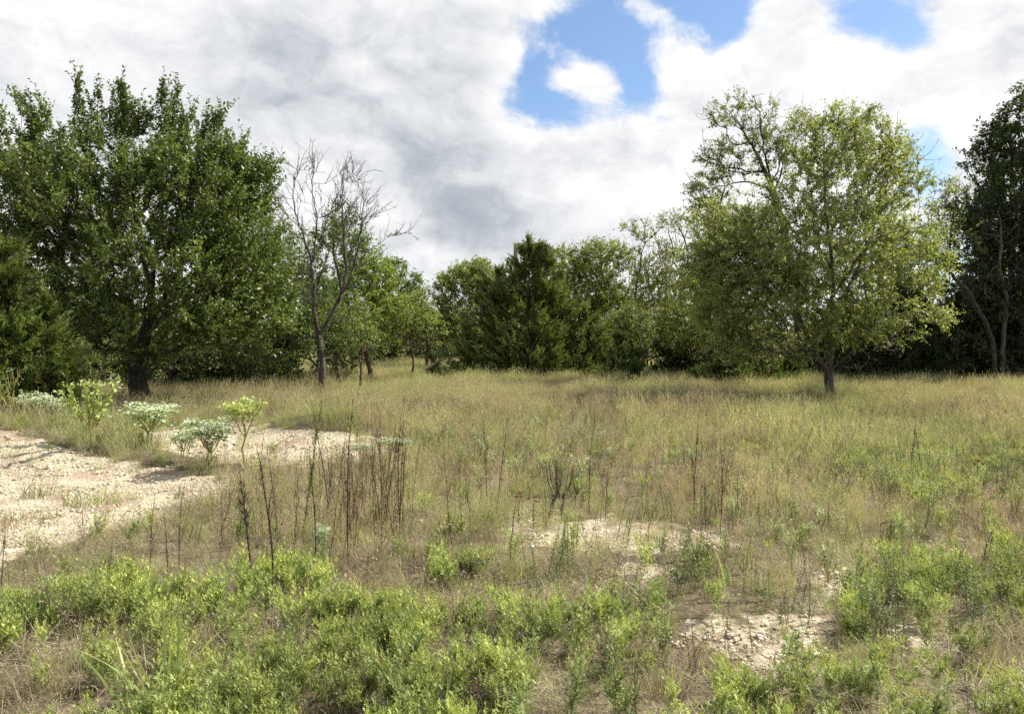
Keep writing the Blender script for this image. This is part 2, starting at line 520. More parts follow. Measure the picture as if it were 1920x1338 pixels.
def sample_blobs(blobs, Yt, n, shell=0.30, clump=0.25, cs=1.6, seed=0.0):
    """points in the ellipsoids (column, row, half width, half height, depth offset, half depth) of a crown"""
    C = []; Rr = []
    for (px, py, rx, ry, dy, rd) in blobs:
        Yb = Yt + dy
        C.append(W3(px, py, Yb)); Rr.append((rx * Yb / F, rd, ry * Yb / F))
    C = np.array(C); Rr = np.array(Rr)
    vol = Rr.prod(1) ** 0.8; vol /= vol.sum()
    k = rs.choice(len(C), n * 3, p=vol)
    d = unit(rs.randn(n * 3, 3))
    P = C[k] + d * Rr[k] * (rs.rand(n * 3, 1) ** shell)
    keep = n3(P, cs, seed) > -clump * 2 + rs.rand(len(P)) * 0.4 - 0.2 if clump < 1 else np.ones(len(P), bool)
    P = P[keep][:n]
    return P[P[:, 2] > 0.15]


def var_cols(n, col, hue=0.18, val=0.25, yellow=0.02):
    c = np.tile(np.array(col, float), (n, 1))
    c *= (1 + val * np.clip(rs.randn(n, 1), -2, 2) * 0.6)
    c[:, 0] *= 1 + hue * rs.randn(n)
    y = rs.rand(n) < yellow
    c[y] = np.array([0.42, 0.34, 0.05])
    return np.clip(c, 0.004, 0.9)


def shoots_and_leaves(lb, wb, P, D, k, m, L, leaf, wid, col, up=0.3, hang=0.35, spread=0.9, yellow=0.01, size_var=0.25, twig_r=0.003, out=None):
    """k leafy shoots at each branch end, m leaves along each"""
    n = len(P)
    d = np.repeat(D, k, 0) + rs.randn(n * k, 3) * spread
    if out is not None: d += np.repeat(out, k, 0) * 0.7
    d[:, 2] += up
    d = unit(d)
    b0 = np.repeat(P, k, 0)
    Ls = L * (0.5 + rs.rand(n * k))
    mid = b0 + d * Ls[:, None] * 0.5
    dn = unit(d + np.array([0, 0, -hang]) + rs.randn(n * k, 3) * 0.15)
    tip = mid + dn * Ls[:, None] * 0.5
    if wb is not None:
        tube_chains(wb, [np.stack([a, b_, c_]) for a, b_, c_ in zip(b0, mid, tip)], [np.array([1.4, 1, .4]) * twig_r] * (n * k), 3)
    u = (np.arange(m) + 0.5) / m
    u = np.clip(u[None, :] + rs.randn(n * k, m) * 0.06, 0.02, 1.02)
    pos = np.where(u[..., None] < 0.5, b0[:, None] + (mid - b0)[:, None] * (u[..., None] * 2), mid[:, None] + (tip - mid)[:, None] * (u[..., None] * 2 - 1))
    ax = 0.55 * dn[:, None] + rs.randn(n * k, m, 3) * 0.75
    ax[..., 2] -= hang * 0.9
    pos = pos.reshape(-1, 3); ax = unit(ax.reshape(-1, 3))
    nn = rs.randn(len(pos), 3) * 0.65; nn[:, 2] += 1.0
    pos = pos + ax * 0.012
    ll = leaf * (1 + size_var * rs.randn(len(pos)))
    leaves(lb, pos, ax, nn, np.clip(ll, leaf * .4, leaf * 1.8), np.clip(ll, leaf * .4, leaf * 1.8) * wid, var_cols(len(pos), col, 0.12, 0.28, yellow))


def make_tree(name, label, cat, base, trunk, blobs, nt_, k, m, L, leaf, wid, col, lmat, bmat, base_r=0.16, tip=0.006, seg=0.32,
              shell=0.3, clump=0.25, cs=1.6, limbs=(), group=None, bf=0.35, down=0.8, up=0.3, hang=0.35, spires=(), seed=0.0, yellow=0.01,
              bare=0, bare_blobs=None, spread=0.9, twigs=True, hmin=0.6, trunk_sides=7, whip=None, curl=.35):
    bx, by = base
    Yt = by
    root = thing(name, (bx, by, gz(bx, by)), label, cat, group)
    o = np.array([bx, by, gz(bx, by)])
    sk = Skeleton(16000)
    sk.limb(np.vstack([[o - (0, 0, 0.15)], trunk]), seg=0.2, jit=0.015)
    for lm in limbs: sk.limb(lm, seg=seg * 0.8, jit=0.02)
    T = sample_blobs(blobs, Yt, nt_, shell, clump, cs, seed)
    sk.grow(T, bf=bf, seg=seg, down=down, up=0.1, hmin=o[2] + hmin, curl=curl)
    leafy = list(sk.tips)
    sp_chain = []
    for (px, py, ln, dy) in spires:        # upright leafy leaders above the crown
        Y = Yt + dy
        top = W3(px, py, Y); low = top - np.array([rs.randn() * 0.06, rs.randn() * .06, ln])
        d = np.linalg.norm(sk.p[:sk.n] - low, axis=1); i = int(np.argmin(d + 2 * np.maximum(0, sk.p[:sk.n, 2] - low[2])))
        sk.limb([sk.p[i], low, top], seg=0.15, jit=0.006, parent=i)
        sp_chain.append(np.stack([low, top]))
    if bare:
        nb = sk.n
        tips0 = len(sk.tips)
        sk.grow(sample_blobs(bare_blobs, Yt, bare, 0.5, 5), bf=0.2, seg=seg * .7, down=1.0, curl=.3, jit=0.05, hmin=o[2] + hmin)
    r = sk.radii(tip, base_r)
    z = (sk.p[:sk.n, 2] - o[2])
    r = r * (1 + 0.45 * np.exp(-np.maximum(z, 0) / 0.22) * (r > base_r * 0.6))
    ch, rd = sk.chains(r)
    wb = Buf()
    big = [i for i in range(len(ch)) if rd[i].max() > base_r * 0.25]
    small = [i for i in range(len(ch)) if rd[i].max() <= base_r * 0.25]
    tube_chains(wb, [ch[i] for i in big], [rd[i] for i in big], trunk_sides, rough=0.05)
    tube_chains(wb, [ch[i] for i in small], [rd[i] for i in small], 4)
    lb = Buf()
    dr = sk.dirs()
    ti = np.array(leafy)
    # also leaf the thin nodes just below the tips
    thin = np.where((r < tip * 2.2) & (sk.p[:sk.n, 2] > o[2] + 0.5) & (np.arange(sk.n) < (nb if bare else sk.n)))[0]
    extra_n = thin[rs.rand(len(thin)) < 0.35]
    allp = np.unique(np.concatenate([ti, extra_n]))
    cen = sk.p[:sk.n].mean(0)
    outd = unit(sk.p[allp] - cen)
    shoots_and_leaves(lb, wb if twigs else None, sk.p[allp], dr[allp], k, m, L, leaf, wid, col, up=up, hang=hang, yellow=yellow, spread=spread * .7, twig_r=tip * 0.5, out=outd)
    for c in sp_chain:
        nl = int(np.linalg.norm(c[1] - c[0]) / 0.0045)
        u = rs.rand(nl, 1) ** 0.9
        pos = c[0] + (c[1] - c[0]) * u
        ax = rs.randn(nl, 3) * np.array([1, 1, 0.25]); ax = unit(ax); ax[:, 2] -= 0.15
        pos = pos + ax * (0.04 + 0.24 * (1 - u) * rs.rand(nl, 1))
        ax[:, 2] -= 0.5 * rs.rand(nl)
        leaves(lb, pos, ax, np.array([0, 0, 1.]) + rs.randn(nl, 3) * 0.4, leaf * 1.1, leaf * 1.1 * wid, var_cols(nl, col, 0.1, 0.25, 0.0))
    if whip:
        nodes = np.where((r < base_r * whip[3]) & (sk.p[:sk.n, 2] > o[2] + (sk.p[:sk.n, 2].max() - o[2]) * whip[4]))[0]
        c_, r_ = whips(sk, nodes, whip[0], whip[1], whip[2])
        tube_chains(wb, c_, r_, 3)
    for bb in (wb, lb):
        bb.v = [v - o for v in bb.v]
    put('trunk', wb.mesh('trunk', bmat, True), root)
    if lb.n: put('crown', lb.mesh('crown', lmat), root)
    return root


def plumes(lb, P, D, L, rad, col, m=16, yellow=0.0, wf=1.0):
    """juniper sprays: a tapering feather of needles along each axis"""
    n = len(P)
    Ls = L * (0.6 + 0.7 * rs.rand(n, 1))
    u = rs.rand(n, m, 1) ** 0.85
    cc = var_cols(n, col, 0.12, 0.3, 0)
    bend = rs.randn(n, 1, 3) * 0.12
    pos = P[:, None] + D[:, None] * Ls[:, None] * u + bend * Ls[:, None] * u * u
    r = rs.randn(n, m, 3); r = unit(np.cross(r, D[:, None] + 0 * r))
    ax = unit(D[:, None] * 0.9 + r * (0.75 * (1 - u * 0.6)))
    ll = rad * (1.15 - u) * (0.7 + 0.6 * rs.rand(n, m, 1))
    pos = pos + r * rad * 0.08
    cl = np.repeat(cc[:, None], m, 1) * (0.85 + 0.4 * u)      # sunlit look of the spray tips painted in as a lighter needle colour
    slivers(lb, pos.reshape(-1, 3), ax.reshape(-1, 3), rs.randn(n * m, 3), ll.reshape(-1), ((ll * 0.26 + 0.012) * wf).reshape(-1), cl.reshape(-1, 3))


def make_juniper(name, label, base, cones, n, L, rad, col, m=16, base_r=0.12, rise=0.45, group=None, cat='juniper', lift=0.15, seed=0., cc=0.3):
    """cones: (apex column, apex row, foot row, half width at foot, depth offset, half depth in metres, bulge)"""
    bx, by = base
    o = np.array([bx, by, gz(bx, by)])
    root = thing(name, tuple(o), label, cat, group)
    lb, wb = Buf(), Buf()
    vols = np.array([(c[2] - c[1]) * c[3] for c in cones], float); vols /= vols.sum()
    for ci, (ax_, ay, fy, hw, dy, hd, bulge) in enumerate(cones):
        Yc = by + dy
        top = W3(ax_, ay, Yc); foot = W3(ax_, fy, Yc)
        Ht = top[2] - foot[2]
        nn = int(n * vols[ci]); per = 16; nbr = max(12, nn // per)
        t = rs.rand(nbr) ** 0.75                      # 0 at apex, 1 at foot
        prof = t ** bulge * (1 - 0.35 * np.clip((t - 0.86) / 0.14, 0, 1))
        ang = rs.rand(nbr) * 2 * np.pi
        lump = (1 + 0.16 * np.sin(ang * 3 + t * 9 + seed) + 0.12 * np.sin(ang * 7 - t * 17 + seed * 2)) * rs.uniform(.78, 1.14, nbr)
        hwm = hw * Yc / F
        o2 = np.stack([np.cos(ang), np.sin(ang), 0 * ang], 1)
        tipb = np.stack([top[0] + o2[:, 0] * prof * hwm * lump, top[1] + o2[:, 1] * prof * hd * lump, top[2] - t * Ht + rs.rand(nbr) * .12 * Ht * (1 - t)], 1)
        rad_ = np.hypot(tipb[:, 0] - top[0], tipb[:, 1] - top[1])
        stb = np.stack([top[0] + 0 * t, top[1] + 0 * t, np.maximum(foot[2] + .1, tipb[:, 2] - (rise * .9 + .25) * rad_)], 1)
        v = 1 - 0.70 * rs.rand(nbr, per) ** 1.2
        bl_ = np.linalg.norm(tipb - stb, axis=1)
        P = stb[:, None] + (tipb - stb)[:, None] * v[..., None]
        P[..., 2] -= (np.sin(v * np.pi) * .12 * bl_[:, None])
        P += rs.randn(nbr, per, 3) * (0.05 + .15 * bl_[:, None, None] * (1.12 - v[..., None])) * .8
        bd = unit(tipb - stb)
        D = unit(bd[:, None] * 1.0 + np.array([0, 0, 1.]) * (.25 + .9 * np.clip(.3 - t, 0, 1))[:, None, None] + rs.randn(nbr, per, 3) * .33)
        P, D, t = P.reshape(-1, 3), D.reshape(-1, 3), np.repeat(t, per)
        keep = n3(P, 2.3, seed + ci) > -0.9 + rs.rand(len(P)) * cc
        P, D = P[keep], D[keep]
        P = P - D * L * 0.4
        gz_ = height(P[:, 0], P[:, 1])
        P[:, 2] = np.maximum(P[:, 2], gz_ + 0.05)
        plumes(lb, P, D, L * 1.1, rad * 1.15, col, m, wf=1.35 if by > 25 else 1.15)
        # stem and boughs
        st = np.linspace(foot - (0, 0, 0.2) if ci == 0 else foot, top - (0, 0, 0.12 * Ht * .2), 12)
        tube_chains(wb, [st], [np.linspace(base_r, 0.012, 12)], 6)
        pick = rs.choice(len(P), min(len(P), 130), False)
        chs = []
        for i in pick:
            q = P[i]
            s0 = np.array([top[0], top[1], max(foot[2] + 0.05, q[2] - 0.35 * np.hypot(q[0] - top[0], q[1] - top[1]))])
            mid = (s0 + q) / 2 - np.array([0, 0, 0.06])
            chs.append(np.stack([s0, mid, q]))
        tube_chains(wb, chs, [np.array([0.028, 0.018, 0.006])] * len(chs), 4)
    for bb in (wb, lb): bb.v = [v - o for v in bb.v]
    put('trunk', wb.mesh('trunk', M['bark_brown'], True), root)
    put('crown', lb.mesh('crown', M['needle']), root)
    return root


def whips(sk, nodes, n1, L, r0, up=.6, out=.6, n2_=5, col=None):
    """long thin arching branches with side twigs, as on a dead crown"""
    ch, rd = [], []
    cen = sk.p[:sk.n].mean(0)
    for _ in range(n1):
        i = nodes[rs.randint(len(nodes))]
        p = sk.p[i]; par = sk.par[i]
        d = sk.p[i] - sk.p[par] if par >= 0 else np.array([0, 0, 1.])
        o_ = p - cen; o_[2] = 0
        d = unit(unit(d) * .8 + unit(o_) * out * .5 + rs.randn(3) * .32 + np.array([0, 0, up * .6]))
        l = L * rs.uniform(.4, 1.15); m = 7
        side = rs.randn(3) * .09 + np.array([0, 0, .11])
        pts = [p]
        for k in range(m):
            d = unit(d + side + rs.randn(3) * .07)
            pts.append(pts[-1] + d * l / m)
        pts = np.array(pts)
        ch.append(pts); rd.append(np.linspace(r0, r0 * .3, m + 1))
        for q in range(n2_):
            k = rs.randint(1, m)
            dd = unit((pts[k + 1] - pts[k]) / l * m + rs.randn(3) * .55)
            l2 = l * rs.uniform(.15, .4)
            c2 = rs.randn(3) * .15
            p2 = np.stack([pts[k], pts[k] + dd * l2 * .35, pts[k] + dd * l2 * .7 + c2 * l2 * .3, pts[k] + unit(dd + c2) * l2 + (0, 0, .05 * l2)])
            ch.append(p2); rd.append(np.linspace(r0 * .5, r0 * .22, 4))
    return ch, rd


def gp(px, py):
    x, y = ground_at(px, py)
    return (x, y)


GREEN_DARK = (0.128, 0.172, 0.042)
GREEN_MID = (0.115, 0.160, 0.034)
GREEN_YEL = (0.258, 0.292, 0.092)
OLIVE = (0.140, 0.170, 0.046)

# ---- the big dark tree on the left
bt = gp(262, 762)
Yt = bt[1]
tr = [W3(262, 742, Yt), W3(258, 700, Yt), W3(262, 672, Yt), W3(275, 620, Yt), W3(285, 560, Yt)]
lim = [[W3(252, 662, Yt), W3(222, 655, Yt - .3), W3(175, 640, Yt - .6), W3(130, 610, Yt - .8), W3(80, 560, Yt - .8)],
       [W3(262, 672, Yt), W3(230, 610, Yt + .3), W3(180, 500, Yt + .5), W3(150, 400, Yt + .5), W3(140, 300, Yt + .5)],
       [W3(285, 560, Yt), W3(262, 440, Yt - .2), W3(240, 320, Yt), W3(228, 200, Yt)],
       [W3(275, 620, Yt), W3(330, 520, Yt - .5), W3(360, 420, Yt - .8), W3(390, 320, Yt - .5), W3(400, 240, Yt - .4)],
       [W3(275, 620, Yt), W3(350, 560, Yt + .5), W3(420, 500, Yt + .6), W3(460, 420, Yt + .5)],
       [W3(270, 640, Yt), W3(330, 610, Yt - .9), W3(400, 590, Yt - 1.2), W3(470, 570, Yt - 1.)],
       [W3(285, 560, Yt), W3(300, 420, Yt + .5), W3(320, 290, Yt + .5), W3(325, 200, Yt + .4)],
       [W3(262, 690, Yt), W3(235, 690, Yt - .2), W3(200, 715, Yt - .5), W3(160, 730, Yt - .6)],
       [W3(268, 700, Yt), W3(300, 690, Yt - .3), W3(345, 700, Yt - .5)]]
bl = [(228, 336, 72, 92, 0, 1.3), (115, 371, 72, 70, .2, 1.2), (338, 341, 52, 90, .2, 1.1), (415, 364, 58, 75, .2, 1.1), (190, 400, 190, 120, 0, 2.6),
      (380, 400, 115, 110, 0, 2.4), (455, 350, 48, 75, .2, 1.0), (120, 520, 150, 120, 1.0, 2.2), (330, 520, 150, 120, -.2, 3.0), (450, 490, 80, 110, 0, 1.8),
      (60, 420, 95, 110, .6, 1.6), (300, 620, 130, 60, -.6, 2.4), (440, 600, 95, 60, -.5, 1.8), (170, 600, 80, 50, .6, 1.5), (510, 560, 40, 90, 0, 1.), (495, 335, 20, 25, 0, .4), (262, 650, 60, 30, -1.2, .7), (70, 240, 30, 55, .2, .6)]
sp = [(148, 165, 1.3, 0), (183, 170, 1.2, 0), (228, 152, 1.3, 0), (236, 158, 1.1, .1), (254, 182, 1.0, 0), (302, 163, 1.5, 0), (334, 182, 1.2, .2), (345, 212, 1.1, .1), (405, 198, 1.3, 0), (160, 222, .9, .3), (215, 182, 1., .2), (245, 197, .9, -.2), (312, 192, 1.1, -.2), (412, 227, 1.0, .2), (375, 257, .8, 0), (440, 267, .8, 0), (475, 294, .7, 0),
      (60, 200, 1.3, 0), (64, 212, 1.1, .2), (46, 247, .5, 0), (106, 242, .6, 0), (120, 264, .4, .2), (432, 244, .5, .2), (358, 212, .6, .3), (385, 232, .5, .2), (395, 222, .5, .2), (452, 272, .5, .1), (84, 227, .7, .1), (205, 197, .6, .1), (282, 212, .5, .2),
      (488, 300, .35, .1), (506, 347, .3, .1), (320, 202, .6, .3), (170, 207, .7, .2), (268, 204, .5, .2)]
make_tree('broadleaf_tree', 'tallest dark green tree on the left, upright leafy shoots rising from its rounded crown', 'tree',
          bt, tr, bl, 1650, 4, 22, 0.52, 0.080, 0.60, GREEN_DARK, M['leaf_glossy'], M['bark_dark'], base_r=0.22, tip=0.007, limbs=lim, spires=sp,
          clump=0.22, cs=1.7, seed=1.0, hmin=1.2, yellow=0.003, up=1.0, hang=0.1, spread=.6)

# ---- second dark tree cut by the left edge
b2 = gp(-75, 755)
Y2 = b2[1]
make_tree('broadleaf_tree', 'dark green leafy tree cut off by the left edge beside the tallest one', 'tree', b2,
          [W3(-75, 700, Y2), W3(-80, 600, Y2), W3(-70, 500, Y2)],
          [(-80, 330, 90, 110, 0, 1.8), (-20, 420, 60, 110, 0, 1.6), (-120, 500, 150, 130, 0, 2.4), (-10, 300, 26, 45, 0, .6), (-10, 560, 90, 80, 0, 1.6)],
          330, 4, 18, 0.5, 0.085, 0.6, GREEN_DARK, M['leaf_glossy'], M['bark_dark'], base_r=0.17, tip=0.007, clump=.2,
          spires=[(2, 215, .8, 0), (-8, 260, .6, 0), (-60, 190, .8, 0), (14, 290, .3, 0)], seed=2.0)

# ---- the nearly bare tree
bb_ = gp(606, 743)
Yb = bb_[1]
trb = [W3(605, 735, Yb), W3(604, 690, Yb), W3(600, 650, Yb), W3(597, 625, Yb)]
lmb = [
    [W3(597, 625, Yb), W3(590, 585, Yb), W3(590, 540, Yb), W3(585, 495, Yb + .1), W3(575, 460, Yb + .1), W3(560, 420, Yb + .2), W3(548, 370, Yb + .2), W3(555, 330, Yb + .1), W3(578, 295, Yb)],
    [W3(585, 495, Yb), W3(592, 450, Yb - .2), W3(594, 400, Yb - .3), W3(585, 350, Yb - .3), W3(590, 310, Yb - .4)],
    [W3(598, 630, Yb), W3(622, 590, Yb), W3(640, 550, Yb), W3(650, 510, Yb + .1), W3(646, 460, Yb + .1), W3(642, 410, Yb + .2), W3(640, 350, Yb + .2), W3(640, 320, Yb + .1)],
    [W3(640, 555, Yb), W3(658, 520, Yb - .3), W3(668, 480, Yb - .4), W3(676, 430, Yb - .5), W3(682, 380, Yb - .5), W3(670, 330, Yb - .5)],
    [W3(660, 515, Yb), W3(682, 480, Yb - .1), W3(705, 458, Yb - .1), W3(735, 442, Yb), W3(765, 437, Yb)],
    [W3(584, 520, Yb), W3(562, 505, Yb + .3), W3(538, 480, Yb + .4), W3(520, 455, Yb + .4)],
    [W3(560, 425, Yb + .2), W3(540, 405, Yb + .4), W3(522, 385, Yb + .5), W3(508, 360, Yb + .5)],
    [W3(594, 580, Yb), W3(570, 550, Yb - .4), W3(545, 525, Yb - .6), W3(520, 500, Yb - .6), W3(505, 485, Yb - .6)],
    [W3(604, 640, Yb), W3(585, 640, Yb - .2), W3(582, 600, Yb - .3)],
    [W3(604, 665, Yb), W3(640, 650, Yb - .5), W3(668, 655, Yb - .6), W3(674, 690, Yb - .6)],
    [W3(622, 590, Yb), W3(650, 600, Yb - .4), W3(665, 570, Yb - .5), W3(690, 560, Yb - .5)],
    [W3(602, 700, Yb), W3(618, 690, Yb + .2), W3(625, 660, Yb + .2)]]
bblob = [(570, 320, 36, 34, 0, .7), (545, 365, 40, 50, .2, .7), (595, 340, 40, 55, -.2, .8), (655, 350, 45, 50, 0, .8), (688, 400, 30, 45, -.4, .6), (730, 445, 42, 16, 0, .3), (520, 440, 28, 60, .3, .5),
         (640, 420, 60, 60, 0, .8), (560, 480, 50, 50, 0, .8), (665, 330, 22, 28, -.4, .4), (520, 500, 20, 30, -.5, .3)]
make_tree('bare_tree', 'mostly leafless slender tree with spreading dark limbs, standing in front of the left thicket', 'tree', bb_, trb,
          [(600, 640, 22, 45, 0, .45), (590, 560, 30, 60, .1, .5), (640, 610, 18, 30, 0, .3), (650, 400, 30, 22, .3, .4)], 70, 2, 9, 0.25, 0.06, 0.6, (0.09, 0.13, 0.03), M['leaf'], M['bark_grey'], base_r=0.115, tip=0.006, whip=(420, .82, .0085, .5, .40),
          limbs=lmb, seg=0.22, bare=60, bare_blobs=bblob, bf=0.15, seed=3.0, hmin=1.0, clump=1.1)

# ---- the pale yellow-green tree on the right and the taller one behind it
b4 = gp(1556, 746)
Y4 = b4[1]
tr4 = [W3(1558, 735, Y4), W3(1554, 700, Y4), W3(1558, 660, Y4), W3(1556, 640, Y4)]
lim4 = [[W3(1556, 640, Y4), W3(1560, 560, Y4), W3(1556, 460, Y4), W3(1548, 380, Y4), W3(1545, 300, Y4), W3(1540, 230, Y4)],
        [W3(1554, 700, Y4), W3(1538, 678, Y4 - .2), W3(1520, 640, Y4 - .3), W3(1490, 575, Y4 - .6), W3(1440, 545, Y4 - .8), W3(1410, 500, Y4 - .8)],
        [W3(1556, 640, Y4), W3(1590, 600, Y4 - .5), W3(1640, 588, Y4 - .8), W3(1700, 590, Y4 - 1.), W3(1740, 600, Y4 - 1.)],
        [W3(1558, 600, Y4), W3(1610, 500, Y4 + .4), W3(1650, 400, Y4 + .6), W3(1670, 320, Y4 + .5)],
        [W3(1558, 560, Y4), W3(1620, 470, Y4 - .6), W3(1690, 420, Y4 - .8)],
        [W3(1540, 600, Y4), W3(1480, 480, Y4 + .5), W3(1420, 440, Y4 + .7), W3(1370, 430, Y4 + .7)],
        [W3(1556, 690, Y4), W3(1600, 660, Y4 - .3), W3(1650, 640, Y4 - .4)], [W3(1554, 735, Y4), W3(1540, 728, Y4 - .2), W3(1520, 722, Y4 - .3)]]
bl4 = [(1545, 265, 60, 60, 0, 1.3), (1630, 290, 62, 52, .3, 1.2), (1590, 350, 110, 85, 0, 2.2), (1690, 390, 70, 65, 0, 1.5), (1480, 400, 75, 70, 0, 1.6), (1570, 480, 150, 110, 0, 3.), (1370, 520, 80, 110, .2, 2.0), (1450, 500, 90, 90, -.3, 2.0),
       (1400, 470, 90, 80, .2, 1.8), (1360, 560, 70, 75, .2, 1.6), (1450, 570, 110, 75, -.4, 2.), (1690, 500, 70, 70, 0, 1.6), (1640, 595, 110, 45, -.6, 1.7), (1725, 600, 45, 28, -.8, .8),
       (1560, 600, 90, 50, -.4, 1.8), (1350, 420, 55, 40, .5, 1.), (1400, 640, 70, 35, -.2, 1.1), (1730, 440, 30, 60, 0, .7), (1310, 500, 30, 60, .4, .7), (1490, 640, 50, 35, -.3, .9), (1590, 230, 60, 24, .2, .8), (1690, 330, 35, 60, .2, .7)]
make_tree('broadleaf_tree', 'broad yellow-green tree with a short leaning trunk standing in the meadow on the right', 'tree', b4, tr4, bl4,
          1850, 5, 14, 0.42, 0.070, 0.60, GREEN_YEL, M['leaf'], M['bark_grey'], base_r=0.13, tip=0.006, whip=(70, .9, .008, .3, .1), limbs=lim4, clump=0.18, cs=1.7, seed=4.0, hmin=0.9,
          hang=0.5, yellow=0.02, bare=120, bare_blobs=[(1620, 640, 80, 40, -.4, 1.), (1580, 690, 50, 25, -.2, .6), (1560, 600, 40, 40, -.5, .6), (1725, 275, 22, 28, .2, .4), (1510, 210, 14, 20, .1, .3), (1640, 210, 50, 12, .2, .3)])

b5 = gp(1500, 712)
Y5 = b5[1]
l5 = [[W3(1490, 560, Y5), W3(1480, 480, Y5), W3(1462, 400, Y5), W3(1445, 345, Y5)],
      [W3(1445, 345, Y5), W3(1420, 290, Y5), W3(1385, 230, Y5), W3(1360, 200, Y5)],
      [W3(1450, 355, Y5), W3(1390, 340, Y5 + .5), W3(1340, 350, Y5 + .8), W3(1310, 360, Y5 + .8)],
      [W3(1455, 360, Y5), W3(1470, 300, Y5 + .3), W3(1490, 260, Y5 + .5)],
      [W3(1450, 350, Y5), W3(1430, 280, Y5 - .5), W3(1425, 210, Y5 - .5)]]
make_tree('broadleaf_tree', 'taller open-crowned tree with a crooked dark limb behind the yellow-green one', 'tree', b5,
          [W3(1500, 650, Y5), W3(1495, 560, Y5)],
          [(1375, 215, 45, 32, 0, .9), (1430, 225, 28, 42, 0, .7), (1400, 290, 70, 40, 0, 1.3), (1340, 350, 48, 42, .5, 1.2), (1450, 290, 50, 45, 0, 1.1), (1330, 400, 45, 35, .3, 1.), (1500, 240, 25, 35, .3, .6), (1335, 300, 26, 18, 0, .5), (1390, 420, 70, 40, 0, 1.)],
          420, 4, 10, 0.4, 0.085, 0.55, (0.19, 0.215, 0.075), M['leaf'], M['bark_dark'], base_r=0.19, tip=0.007, limbs=l5, clump=0.22, cs=1.9, seed=5.0, whip=(45, 1.0, .010, .2, .6),
          bare=110, bare_blobs=[(1325, 215, 30, 12, 0, .4), (1320, 280, 20, 30, 0, .4), (1415, 185, 25, 18, 0, .4), (1455, 400, 40, 45, -.6, .6)], hmin=2.0)

# ---- dark tall trees at the right edge
b6 = gp(1915, 712)
Y6 = b6[1]
make_tree('broadleaf_tree', 'tall very dark tree with layered branches cut off by the right edge', 'tree', b6,
          [W3(1915, 600, Y6), W3(1920, 480, Y6), W3(1915, 350, Y6)],
          [(1905, 264, 60, 60, 0, 1.6), (1860, 304, 50, 38, 0, 1.3), (1900, 394, 95, 60, 0, 2.2), (1830, 394, 55, 32, 0, 1.2), (1850, 464, 75, 50, 0, 1.8), (1840, 554, 70, 60, 0, 2.), (1920, 534, 90, 120, 0, 2.6), (1830, 654, 80, 55, 0, 1.8), (1920, 674, 90, 50, 0, 2.), (1900, 219, 22, 22, 0, .6), (1960, 194, 60, 60, 0, 1.5), (1855, 249, 22, 18, 0, .5), (1980, 384, 80, 150, 0, 2.5)],
          1250, 4, 12, 0.5, 0.13, 0.55, (0.052, 0.075, 0.026), M['leaf'], M['bark_dark'], base_r=0.24, tip=0.008, clump=0.2, cs=1.5, seed=6.0, down=0.4, up=.05, hmin=1.5, spread=1.1)
b7 = gp(1878, 710)
Y7 = b7[1] - 2.0
b7 = ((1878 - 960) / F * Y7, Y7)
make_tree('dead_tree', 'grey leafless forked trunk with drooping dead twigs before the dark right-hand trees', 'tree', b7,
          [W3(1880, 690, Y7), W3(1879, 660, Y7), W3(1884, 600, Y7), W3(1889, 545, Y7)],
          [(1860, 480, 5, 5, 0, .1)], 1, 1, 2, 0.1, 0.04, 0.5, (0.05, 0.07, 0.02), M['leaf'], M['bark_grey'], base_r=0.085, tip=0.006, limbs=[
              [W3(1889, 545, Y7), W3(1893, 490, Y7), W3(1905, 455, Y7), W3(1911, 428, Y7)],
              [W3(1888, 550, Y7), W3(1872, 505, Y7 - .2), W3(1878, 470, Y7 - .2), W3(1876, 420, Y7 - .2), W3(1870, 390, Y7 - .2)],
              [W3(1875, 500, Y7 - .2), W3(1862, 500, Y7 - .4), W3(1850, 530, Y7 - .5), W3(1847, 570, Y7 - .5)],
              [W3(1872, 510, Y7 - .2), W3(1855, 480, Y7 - .4), W3(1842, 472, Y7 - .4)],
              [W3(1893, 490, Y7), W3(1905, 500, Y7 - .3), W3(1918, 480, Y7 - .4)]],
          bare=60, bare_blobs=[(1850, 555, 8, 25, -.5, .2), (1865, 440, 28, 30, -.2, .3), (1910, 505, 14, 22, -.3, .2), (1885, 590, 14, 20, -.1, .2), (1880, 400, 30, 16, -.2, .3)], whip=(40, 1.1, .009, .6, .35), seed=7.0, clump=5, curl=.2)
b8 = gp(1850, 716)
Y8 = b8[1] - 1.0
make_tree('broadleaf_tree', 'thin leafy tree with a long trunk leaning left, between the yellow-green and dark right trees', 'tree', ((1868 - 960) / F * Y8, Y8),
          [W3(1862, 640, Y8), W3(1840, 590, Y8), W3(1815, 545, Y8), W3(1780, 510, Y8), W3(1755, 495, Y8)],
          [(1775, 400, 32, 50, 0, .9), (1760, 470, 30, 50, 0, .8), (1790, 360, 22, 22, 0, .5), (1800, 450, 30, 60, .5, .8)], 130, 3, 9, 0.35, 0.08, 0.55, (0.10, 0.135, 0.04), M['leaf'], M['bark_dark'], base_r=0.08, tip=0.006,
          bare=80, bare_blobs=[(1775, 440, 30, 80, 0, .7)], seed=8.0, hmin=1.5)

